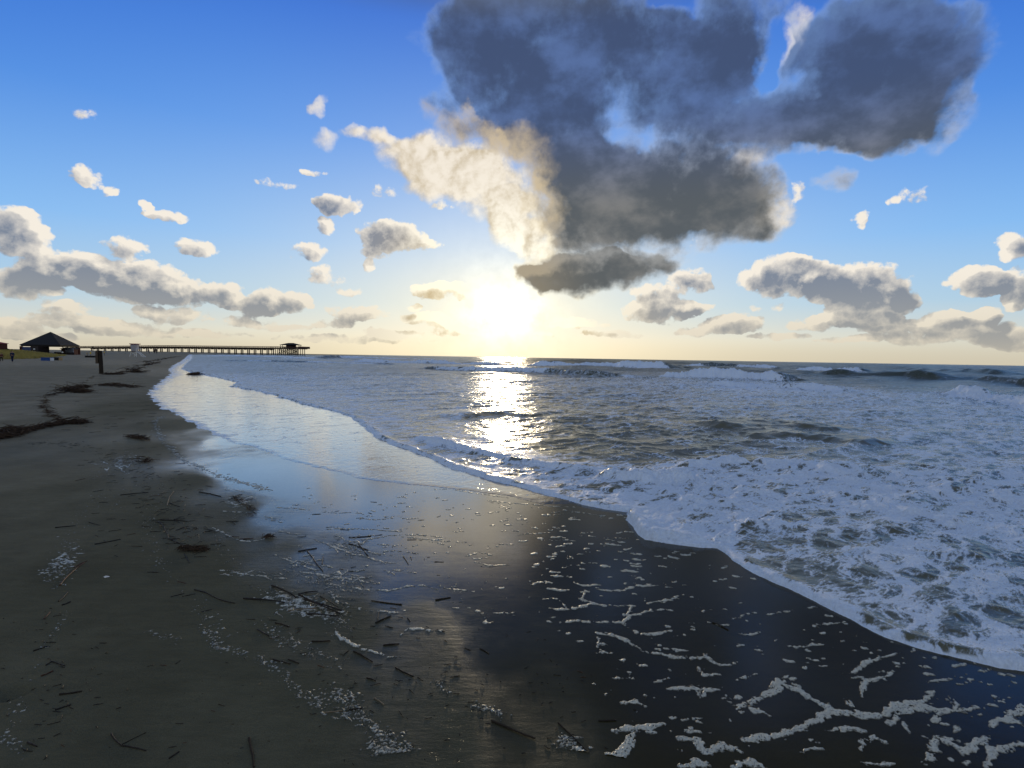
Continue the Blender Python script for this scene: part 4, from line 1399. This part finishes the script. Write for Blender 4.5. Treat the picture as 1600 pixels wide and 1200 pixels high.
def figure(name, feet, h, facing, top, bottom, label, stride=.10, group=None, lean=0.0):
    """one skinned body with clothing colours as parts: proportions for height h"""
    root = thing(name, feet, label, 'person', group)
    k = h / 1.75
    cs, sn = math.cos(facing), math.sin(facing)
    T = lambda x, y, z_: (feet[0] + (x * cs - y * sn) * k, feet[1] + (x * sn + y * cs) * k, feet[2] + z_ * k)
    body = MB()
    # head with neck, hands and feet in skin, one mesh
    verts = [T(0, 0, 1.0), T(0, 0, 1.20), T(0, .0, 1.42), T(0, 0, 1.52), T(0, .01, 1.63), T(0, .0, 1.73),
             T(-.19, 0, 1.40), T(-.24, .03, 1.12), T(-.23, -.08 - stride * .3, .88), T(-.23, -.12 - stride * .3, .78),
             T(.19, 0, 1.40), T(.25, .02, 1.12), T(.24, .02 + stride * .4, .88), T(.24, .02 + stride * .4, .78),
             T(-.09, 0, .92), T(-.10, -stride * .5, .50), T(-.10, -stride, .08), T(-.10, -stride - .14, .03),
             T(.09, 0, .92), T(.10, stride * .3, .50), T(.10, stride, .08), T(.10, stride - .14, .03)]
    edges = [(0, 1), (1, 2), (2, 3), (3, 4), (4, 5), (2, 6), (6, 7), (7, 8), (8, 9), (2, 10), (10, 11), (11, 12), (12, 13),
             (0, 14), (14, 15), (15, 16), (16, 17), (0, 18), (18, 19), (19, 20), (20, 21)]
    rad = [.14, .135, .13, .055, .095, .07, .07, .045, .035, .03, .07, .045, .035, .03, .10, .062, .042, .035, .10, .062, .042, .035]

    def skinned(nm, vs, es, rs_, mat, root_i=0, lvl=1):
        me = bpy.data.meshes.new(nm)
        me.from_pydata([tuple(Vector(v) - Vector(feet)) for v in vs], es, [])
        o = bpy.data.objects.new(nm, me)
        COL.objects.link(o)
        o.parent = root
        me.materials.append(mat)
        sk = o.modifiers.new('skin', 'SKIN')
        for i, r in enumerate(rs_):
            me.skin_vertices[0].data[i].radius = (r * k, r * k * .8)
        me.skin_vertices[0].data[root_i].use_root = True
        sb = o.modifiers.new('sub', 'SUBSURF'); sb.levels = lvl; sb.render_levels = lvl
        return o
    skinned('body', verts, edges, rad, M['skin'], 0, 2)
    skinned('jacket', [verts[i] for i in (0, 1, 2, 6, 7, 8, 10, 11, 12)], [(0, 1), (1, 2), (2, 3), (3, 4), (4, 5), (2, 6), (6, 7), (7, 8)],
            [.17, .165, .155, .095, .066, .055, .095, .066, .055], top, 0, 2)
    skinned('trousers', [verts[i] for i in (0, 14, 15, 16, 18, 19, 20)], [(0, 1), (1, 2), (2, 3), (0, 4), (4, 5), (5, 6)],
            [.165, .125, .085, .068, .125, .085, .068], bottom, 0, 2)
    skinned('hair', [T(0, .03, 1.66), T(0, .03, 1.72), T(0, .02, 1.755)], [(0, 1), (1, 2)], [.10, .10, .06], M['black'], 0, 2)
    return root


p = gs(19.3, 565.5)
figure('person', (p.x, p.y, p.z - .01), 1.45, 1.2, M['navy'], M['navy'], 'person in dark blue clothes walking on the sand below the grassy dune', .16)
p = gs(2.5, 565)
figure('person', (p.x, p.y, p.z), 1.15, .4, M['maroon'], M['cloth'], 'person in a dark red top at the left edge of the frame', .20)
for i, (px, hh_, lb_) in enumerate([(241.5, 1.65, 'left one of two dark figures standing under the pier'), (245.0, 1.8, 'right and taller one of two dark figures standing under the pier'),
                                    (233.0, 1.4, 'small pale figure alone on the far sand right of the lifeguard tower')]):
    q = gp(px, 552.6)
    q = gp(px, 552.6, hz(q.x, q.y))
    figure('person', (q.x, q.y, q.z), hh_, i * .9, M['cloth'] if i < 2 else M['lav'], M['cloth'], lb_, .1)

# ================================================================== post in the sand
p = gs(158.5, 583.5)
post = thing('wooden_piling', (p.x, p.y, p.z), 'square dark wooden post with a plank bolted to its upper left side', 'post')
s_ = p.y / FPX
top = at(157.2, 548.0, p.y).z
MB().tube([(p.x, p.y, p.z - .4), (p.x - .02, p.y, (p.z + top) / 2), (p.x - .07, p.y, top)], [.135, .13, .125], 10, .05).build('post_shaft', M['wood'], post)
mbp = MB().box((p.x - .22, p.y - .04, top - .47), (.16, .22, .90), .1)
mbp.build('side_plank', M['old_wood'], post)
MB().tube([(p.x - .32, p.y - .05, top - .35), (p.x + .14, p.y - .05, top - .35)], .018, 6).build('bolt', M['black'], post)

# boxes on the upper sand
p = gs(73.5, 563.6)
s_ = p.y / FPX
bx = thing('blue_beach_bin', (p.x, p.y, p.z), 'blue storage box with a pale end on the upper sand below the dune', 'storage box')
MB().box((p.x, p.y, p.z + .20), (14 * s_, .6, 5.0 * s_), 0, .97).build('box', M['blue'], bx)
MB().box((p.x, p.y, p.z + .20 + 2.75 * s_), (14.6 * s_, .66, .05)).build('lid', M['blue'], bx)
MB().box((p.x + 7.9 * s_, p.y, p.z + .20), (1.5 * s_, .5, 5.0 * s_)).build('end_panel', M['white'], bx)
p = gs(88.5, 563.0)
bx = thing('black_beach_bin', (p.x, p.y, p.z), 'black storage box with a tan end beside the blue box on the upper sand', 'storage box')
MB().box((p.x, p.y, p.z + .20), (11.5 * s_, .6, 4.8 * s_), 0, .98).build('box', M['black'], bx)
MB().box((p.x, p.y, p.z + .20 + 2.65 * s_), (12 * s_, .66, .05)).build('lid', M['black'], bx)
MB().box((p.x + 6.7 * s_, p.y, p.z + .22), (1.7 * s_, .5, 5.4 * s_)).build('end_panel', M['tan'], bx)
p = gs(142, 558.6)
s_ = p.y / FPX
bx = thing('low_dark_barge', (p.x, p.y, p.z), 'long low dark box on the far sand left of the wooden post', 'storage box')
bx.name = 'storage_trunk'
ORG[bx.name] = Vector((p.x, p.y, p.z))
MB().box((p.x, p.y, p.z + 1.3 * s_), (14 * s_, .8, 2.5 * s_)).build('box', M['black'], bx)
MB().box((p.x, p.y, p.z + 2.7 * s_), (14.4 * s_, .86, .3 * s_)).build('lid', M['dark'], bx)


def sign(px, py, w_px, h_px, d, mat, label, name='beach_sign'):
    c = at(px, py, d)
    k = d / FPX
    g0 = hz(c.x, c.y)
    o = thing(name, (c.x, c.y, g0), label, 'sign')
    MB().box((c.x, c.y, c.z), (w_px * k, .06, h_px * k)).build('panel', mat, o)
    MB().tube([(c.x, c.y + .06, g0 - .3), (c.x, c.y + .06, c.z + h_px * k * .4)], .05, 6).build('post', M['old_wood'], o)


sign(141.5, 551.5, 2.0, 3.0, 150, M['yellow'], 'yellow square sign on a post left of the wooden piling')
sign(136.0, 552.3, 1.4, 2.6, 152, M['tan'], 'tan narrow sign just left of the yellow sign')
sign(163, 550.5, 1.4, 1.6, 165, M['yellow'], 'tiny yellow sign just right of the wooden piling')
c = at(145.4, 549, 300)
ps = thing('tall_marker_post', (c.x, c.y, 0), 'dark post topped with a box rising above the pier walkway', 'post')
MB().tube([(c.x, c.y, -.5), (c.x, c.y, 3.0)], .13, 6).build('pole', M['dark'], ps)
MB().box((c.x, c.y, 3.4), (.55, .4, .9)).build('head_box', M['dark'], ps)

# ================================================================== wrack: tangled reeds on the strand line


def wrack_mesh(path_px, n, spread, lmin, lmax, rad, hgt_, name, label, kind=None, mat='wrack', cat='seaweed heap', heap=None):
    g_ = [gs(*p) for p in path_px]
    cx = sum(p.x for p in g_) / len(g_); cy = sum(p.y for p in g_) / len(g_)
    mb = MB()
    for _ in range(n):
        i = random.randrange(len(g_) - 1) if len(g_) > 1 else 0
        u = random.random()
        q = g_[i].lerp(g_[min(i + 1, len(g_) - 1)], u)
        x, y = q.x + random.gauss(0, spread), q.y + random.gauss(0, spread * 1.2)
        f = math.exp(-((x - cx) ** 2 + (y - cy) ** 2) / (2 * (heap or 1e3) ** 2)) if heap else 1
        z_ = hz(x, y) + random.uniform(0, hgt_) * f + rad
        dirv_ = (g_[min(i + 1, len(g_) - 1)] - g_[i])
        a = math.atan2(dirv_.y, dirv_.x) + random.gauss(0, .7)
        L = random.uniform(lmin, lmax)
        tl = random.gauss(0, .14 if f > .5 else .03)
        d_ = Vector((math.cos(a), math.sin(a), 0)) * L
        mid_ = Vector((x, y, z_ + abs(tl) * L * .6)) + Vector((random.gauss(0, .08), random.gauss(0, .08), 0)) * L
        mb.tube([Vector((x, y, z_)) - d_ / 2, mid_, Vector((x, y, z_ + max(0, tl) * L)) + d_ / 2], [rad * .6, rad, rad * .5], 4)
    o = mb.build(name, M[mat], origin=(cx, cy, hz(cx, cy)))
    tag(o, label, cat, kind=kind)
    return o


wrack_mesh([(-15, 688), (10, 684), (30, 679), (52, 672), (75, 667), (98, 663), (118, 661), (128, 663)], 430, .035, .10, .5, .007, .05, 'wrack_heap', 'long dark heap of tangled reeds reaching in from the left edge on the dry sand', heap=2.2)
wrack_mesh([(13, 680), (25, 676)], 160, .07, .1, .4, .007, .12, 'wrack_heap', 'small dark reed clump at the left end of the long wrack heap', heap=.4)
wrack_mesh([(100, 613), (112, 610), (125, 613), (131, 614)], 190, .10, .25, .9, .010, .12, 'wrack_heap', 'mounded brown reed heap midway up the beach below the wooden post', heap=1.0)
wrack_mesh([(104, 609), (122, 606), (133, 606)], 90, .08, .2, .7, .010, .05, 'wrack_heap', 'flat reed heap just behind the mounded brown one', heap=1.2)
wrack_mesh([(160, 603), (172, 602), (183, 604)], 70, .08, .2, .6, .010, .05, 'wrack_heap', 'low reed heap on the sand in front of the wooden post', heap=1.2)
wrack_mesh([(165, 585), (172, 586)], 50, .12, .3, .7, .012, .10, 'wrack_heap', 'dark reed clump touching the foot of the wooden post', heap=.8)
wrack_mesh([(178, 586), (190, 585)], 60, .14, .3, .8, .012, .12, 'wrack_heap', 'dark reed heap a little right of the wooden post', heap=.9)
wrack_mesh([(203, 582), (211, 581), (217, 583)], 80, .22, .3, 1.1, .018, .35, 'wrack_heap', 'spiky pile of driftwood and reeds between the post and the water', heap=.8, cat='driftwood pile')
wrack_mesh([(302, 586.5), (309, 586)], 110, .15, .3, 1.0, .018, .07, 'wrack_heap', 'dark clump of weed stranded in the shallow film of water', heap=.9)
wrack_mesh([(204, 683), (215, 685), (230, 688)], 80, .03, .08, .3, .005, .03, 'wrack_heap', 'short dark reed clump between the long heap and the foam line', heap=.5)
wrack_mesh([(214, 715), (225, 720), (232, 724)], 40, .05, .05, .2, .004, .02, 'wrack_heap', 'scattered little reed clump beside the pale foam patch', heap=.4)
wrack_mesh([(285, 858), (300, 861), (322, 860)], 90, .018, .04, .14, .0028, .03, 'wrack_heap', 'small dark tangle of twigs at the end of the reed trail', heap=.12)
wrack_mesh([(365, 775), (378, 785), (395, 806)], 40, .03, .05, .14, .003, .015, 'wrack_heap', 'loose twigs caught in the foam at the edge of the mirror wet sand', heap=.4)
wrack_mesh([(415, 838), (425, 841)], 22, .015, .04, .10, .003, .015, 'wrack_heap', 'dark knot of weed beside the curved foam streak', heap=.1)
wrack_mesh([(150, 587), (110, 611), (72, 619), (68, 635), (80, 650), (95, 658)], 200, .05, .1, .4, .006, .01, 'wrack_line', 'thin winding line of dark reed bits linking the wrack heaps', kind='stuff', cat='wrack')
wrack_mesh([(165, 601), (190, 603), (215, 606)], 150, .2, .1, .5, .010, .02, 'wrack_line', 'thin line of reed bits running right from the heap before the post', kind='stuff', cat='wrack')
wrack_mesh([(225, 567), (245, 563), (262, 560), (280, 557)], 150, .35, .3, 1.3, .02, .04, 'wrack_line', 'broken dark wrack band on the far sand beside the water', kind='stuff', cat='wrack')
wrack_mesh([(215, 573), (235, 569), (250, 566)], 80, .25, .3, 1.0, .018, .03, 'wrack_line', 'nearer dark wrack band on the far sand beside the water', kind='stuff', cat='wrack')
wrack_mesh([(60, 690), (140, 700), (200, 730), (240, 760), (260, 800), (300, 850)], 190, .13, .02, .12, .0028, .004, 'reed_crumbs', 'fine scatter of broken reed crumbs along the damp sand', kind='stuff', cat='reed crumbs', mat='reed')
wrack_mesh([(50, 960), (90, 1040), (60, 1090), (120, 1150)], 60, .13, .008, .03, .0025, .002, 'reed_crumbs', 'tiny reed crumbs near the dug hole at the left', kind='stuff', cat='reed crumbs', mat='reed')
wrack_mesh([(420, 960), (480, 1040), (600, 1100), (800, 1100), (950, 1080)], 110, .22, .006, .03, .002, .002, 'reed_crumbs', 'tiny dark crumbs peppered over the near sand', kind='stuff', cat='reed crumbs', mat='reed')

# ================================================================== single sticks: two ends in the photograph, half width in metres
STICKS = [
    ((380, 936), (445, 944), .0075, 'reed', 'long dark reed pointing left out of the foam covered reed pile'),
    ((425, 916), (462, 936), .008, 'wood', 'thick short stick slanting into the top of the foam covered reed pile'),
    ((466, 929), (497, 925), .006, 'reed', 'thin dark reed lying level along the back of the foam covered pile'),
    ((468, 930), (530, 962), .008, 'wood', 'long dark reed slanting across the middle of the foam covered pile'),
    ((476, 938), (533, 957), .008, 'reed', 'dark reed beside the longest one in the foam covered pile'),
    ((480, 960), (530, 965), .006, 'reed', 'level dark reed at the bottom of the foam covered pile'),
    ((450, 955), (495, 952), .006, 'reed_pale', 'pale reed half sunk in the foam covered pile'),
    ((500, 932), (527, 950), .005, 'reed', 'thin reed at the right side of the foam covered pile'),
    ((768, 1127), (836, 1155), .0065, 'wood', 'long dark reed near the bottom middle of the frame'),
    ((389, 1155), (397, 1200), .0070, 'wood', 'dark stick running out of the bottom edge of the frame'),
    ((304, 922), (333, 933), .006, 'reed', 'left half of a kinked dark reed on the bare sand'),
    ((333, 933), (367, 943), .005, 'reed', 'bent right half of a kinked dark reed on the bare sand'),
    ((93, 915), (131, 880), .0065, 'reed_red', 'longest reddish reed beside the white foam crumbs at the left'),
    ((115, 887), (136, 877), .005, 'reed_red', 'short reddish reed above the longest reddish one'),
    ((92, 940), (106, 925), .005, 'reed', 'short dark reed slanting below the longest reddish reed'),
    ((97, 946), (110, 941), .006, 'reed', 'stubby dark reed just below the slanting short one at the left'),
    ((69, 967), (78, 957), .005, 'reed_red', 'small orange brown twig among dots at the left'),
    ((148, 851), (189, 843), .006, 'reed', 'long level dark reed between the two foam crumb trails'),
    ((86, 825), (118, 822), .006, 'reed', 'level dark reed above the white crumbs at the left'),
    ((139, 816), (156, 821), .005, 'reed', 'small kinked twig above the long level dark reed'),
    ((250, 813), (293, 815), .006, 'reed', 'level dark reed at the top of the reed trail'),
    ((262, 790), (271, 768), .006, 'reed_pale', 'pale upright looking twig leaning at the reed trail'),
    ((265, 786), (281, 792), .005, 'reed', 'short dark twig crossing the foot of the pale leaning twig'),
    ((247, 815), (263, 842), .006, 'reed', 'dark reed forming the upper bend of the reed trail'),
    ((263, 842), (300, 861), .0065, 'reed', 'dark reed forming the lower bend of the reed trail'),
    ((288, 866), (296, 880), .005, 'reed', 'short reed hanging below the dark tangle of the reed trail'),
    ((188, 774), (232, 770), .007, 'reed', 'level reed between the pale foam patch and the reed trail'),
    ((311, 769), (345, 776), .006, 'reed', 'level dark reed at the left of the streaky foam'),
    ((552, 1018), (582, 1035), .0055, 'wood', 'dark reed slanting under the curved foam roll'),
    ((487, 1003), (516, 1002), .0060, 'wood', 'stout level stick left of the curved foam roll'),
    ((430, 974), (452, 981), .0060, 'wood', 'stout short stick below the foam covered pile'),
    ((402, 984), (420, 995), .005, 'reed', 'short slanting reed left below the foam covered pile'),
    ((599, 1009), (624, 1007), .0060, 'wood', 'stout level stick right of the curved foam roll'),
    ((680, 938), (704, 934), .006, 'reed', 'level dark stick on the golden wet sand'),
    ((587, 974), (611, 963), .006, 'reed', 'slanting reed above the curved foam roll'),
    ((628, 830 + 115), (580, 939), .005, 'reed', 'thin reed near the wavy foam streak'),
    ((618, 1044), (646, 1058), .0055, 'reed', 'slanting reed right below the curved foam roll'),
    ((426, 1031), (454, 1038), .0050, 'reed', 'dark reed left of the crumb trail at the lower middle'),
    ((450, 1031), (467, 1037), .0045, 'reed', 'short reed right beside the dark reed at the lower middle'),
    ((508, 1114), (535, 1111), .0045, 'reed_pale', 'yellowish reed under the lower foam clump'),
    ((545, 1110), (566, 1107), .0050, 'reed', 'dark twig behind the lower foam clump'),
    ((585, 1091), (600, 1102), .0040, 'reed_pale', 'pale twig right of the lower foam clump'),
    ((573, 1060), (587, 1064), .005, 'reed', 'short thick twig above the lower foam clump'),
    ((93, 1086), (128, 1081), .0065, 'wood', 'thick split reed on the bare sand right of the dug hole'),
    ((86, 1110), (111, 1102), .0045, 'reed', 'thin reed below the thick split reed'),
    ((52, 1018), (73, 1011), .0050, 'reed', 'split reed on the crumb trail at the left'),
    ((72, 1040), (80, 1034), .0045, 'reed', 'left leg of a small bent twig right of the crumb trail'),
    ((80, 1034), (101, 1041), .0045, 'reed', 'right leg of a small bent twig right of the crumb trail'),
    ((64, 1057), (83, 1049), .005, 'reed_red', 'reddish twig below the small bent twig'),
    ((174, 1147), (190, 1166), .0045, 'reed', 'upper part of the curved twig at the bottom left'),
    ((190, 1166), (228, 1174), .0045, 'reed', 'lower part of the curved twig at the bottom left'),
    ((188, 1165), (228, 1145), .0022, 'reed', 'hair thin shoot branching from the curved twig'),
    ((264, 1186), (280, 1175), .0040, 'reed', 'short twig near the bottom edge right of the curved twig'),
    ((43, 1161), (58, 1167), .0050, 'reed', 'stubby twig near the bottom left corner'),
    ((872, 1130), (917, 1175), .0040, 'wood', 'thin twig slanting into the foam at the bottom middle'),
    ((935, 1127), (963, 1126), .0045, 'reed', 'level twig above the bottom middle foam'),
    ((1113, 973), (1138, 985), .0050, 'reed', 'short reed tipped with foam on the dark wet sand'),
    ((560, 850), (575, 869), .006, 'reed', 'dark reed in the foam right of the curved streak'),
    ((545, 850), (575, 860), .006, 'reed', 'upper dark reed in the foam right of the curved streak'),
    ((545, 840), (580, 838), .005, 'reed', 'level reed behind the foam right of the curved streak'),
    ((466, 862), (495, 857), .006, 'reed', 'level dark reed above the lumpy foam patch'),
    ((503, 882), (505, 870), .005, 'reed_pale', 'tiny pale twig standing at the lumpy foam patch'),
    ((480, 862), (505, 893), .005, 'reed', 'reed slanting through the lumpy foam patch'),
    ((630, 870), (638, 882), .005, 'reed_pale', 'pale twig on the golden wet sand'),
    ((637, 966), (641, 972), .004, 'reed', 'tiny dark reed right above the forked foam streak'),
    ((590, 968), (593, 955), .004, 'reed_pale', 'tiny pale twig above the slanting reed'),
    ((750, 1014), (764, 1022), .0045, 'reed', 'short pale brown twig alone on the sand right of middle'),
]


def stick(a, b_, rad, mat, label=None, name='reed_stalk', group=None, lift=0.0):
    p0, p1 = gs(*a), gs(*b_)
    L = (p1 - p0).length
    rad *= .78
    n = 6
    side_ = Vector((-(p1 - p0).y, (p1 - p0).x, 0)).normalized()
    bend = random.gauss(0, .025) * L
    pts, rr = [], []
    for i in range(n):
        u = i / (n - 1)
        q = p0.lerp(p1, u) + side_ * (bend * math.sin(u * math.pi) + random.gauss(0, .004) * L)
        z_ = hz(q.x, q.y) + rad * .85 + lift * math.sin(u * 2.4) * L
        pts.append((q.x, q.y, z_))
        rr.append(rad * random.uniform(.8, 1.12) * (1 - .25 * u))
    mb = MB().tube(pts, rr, 7, .14)
    if rad > .0058 and L > .12:      # split end and a node ring
        e = Vector(pts[-1]); d_ = (Vector(pts[-1]) - Vector(pts[-2])).normalized()
        mb.tube([Vector(pts[-2]), e + d_ * .02 + side_ * rad * 1.6], [rad * .4, rad * .15], 4)
    o = mb.build(name, M[mat], origin=pts[0])
    tag(o, label, 'driftwood' if mat == 'wood' else 'reed', group)
    return o


for a, b_, rad, mat, lb_ in STICKS:
    stick(a, b_, rad, mat, lb_, lift=.03 if 'pile' in lb_ else 0.0, name='driftwood_stick' if mat == 'wood' else 'reed_stalk')

# the many short pieces nothing tells apart
proto = []
for k in range(6):
    L = .07
    pts = [(-L / 2 + L * i / 4, random.gauss(0, .002), .0045 + random.gauss(0, .0006)) for i in range(5)]
    mb = MB().tube(pts, [.0030 * random.uniform(.8, 1.3) for _ in pts], 6, .2)
    o = mb.build('reed_fragment', M[('reed', 'wood', 'reed', 'reed_red', 'reed', 'wood')[k]], origin=(0, 0, 0))
    proto.append(o)
ZONES = [([(180, 720), (300, 760), (330, 960), (220, 900), (100, 850)], 46, 1.5), ([(100, 690), (260, 690), (420, 780), (360, 900), (250, 800), (120, 760)], 60, 2.0),
         ([(60, 960), (110, 960), (150, 1060), (130, 1190), (30, 1180), (80, 1080)], 24, .7), ([(380, 960), (640, 940), (760, 1030), (640, 1120), (420, 1070)], 34, .9),
         ([(640, 1040), (860, 1060), (960, 1150), (760, 1190), (560, 1130)], 16, .7), ([(140, 1000), (420, 1060), (420, 1190), (160, 1170)], 16, .6),
         ([(420, 760), (720, 790), (740, 900), (500, 900)], 22, 1.4), ([(820, 980), (960, 1060), (900, 1120)], 8, .7), ([(30, 620), (230, 620), (250, 680), (20, 680)], 44, 3.2)]
first = 0
for poly, n, sc in ZONES:
    xs = [p[0] for p in poly]; ys = [p[1] for p in poly]
    k = 0
    while k < n:
        x, y = random.uniform(min(xs), max(xs)), random.uniform(min(ys), max(ys))
        if not inside(np.array([x]), np.array([y]), poly)[0]:
            continue
        q = gs(x, y)
        if first < len(proto):
            o = proto[first]; first += 1
        else:
            o = random.choice(proto).copy()
            COL.objects.link(o)
        o.location = (q.x, q.y, q.z)
        f = sc * random.uniform(.25, .95)
        o.scale = (f, .62 * f ** .5, .62 * f ** .5)
        o.rotation_euler = (random.uniform(0, 6), 0, random.gauss(0.1, .55))
        o.rotation_euler = (0, 0, random.gauss(0.15, .6))
        tag(o, 'short dark broken reed fragment scattered on the damp sand', 'reed', 'broken reed fragments scattered on the sand')
        k += 1
# shell at the left on the bare sand
q = gs(166, 902)
sh_ = MB()
for i in range(9):
    a0 = math.pi * i / 8
    sh_.v.append((q.x + .022 * math.cos(a0), q.y + .016 * math.sin(a0), q.z + .003))
sh_.v.append((q.x, q.y - .004, q.z + .014)); sh_.v.append((q.x, q.y - .014, q.z + .002))
for i in range(8):
    sh_.f.append((i, i + 1, 9))
sh_.f.append((0, 9, 10)); sh_.f.append((8, 10, 9))
tag(sh_.build('seashell', M['white'], origin=tuple(q)), 'single small white shell alone on the bare sand', 'shell')
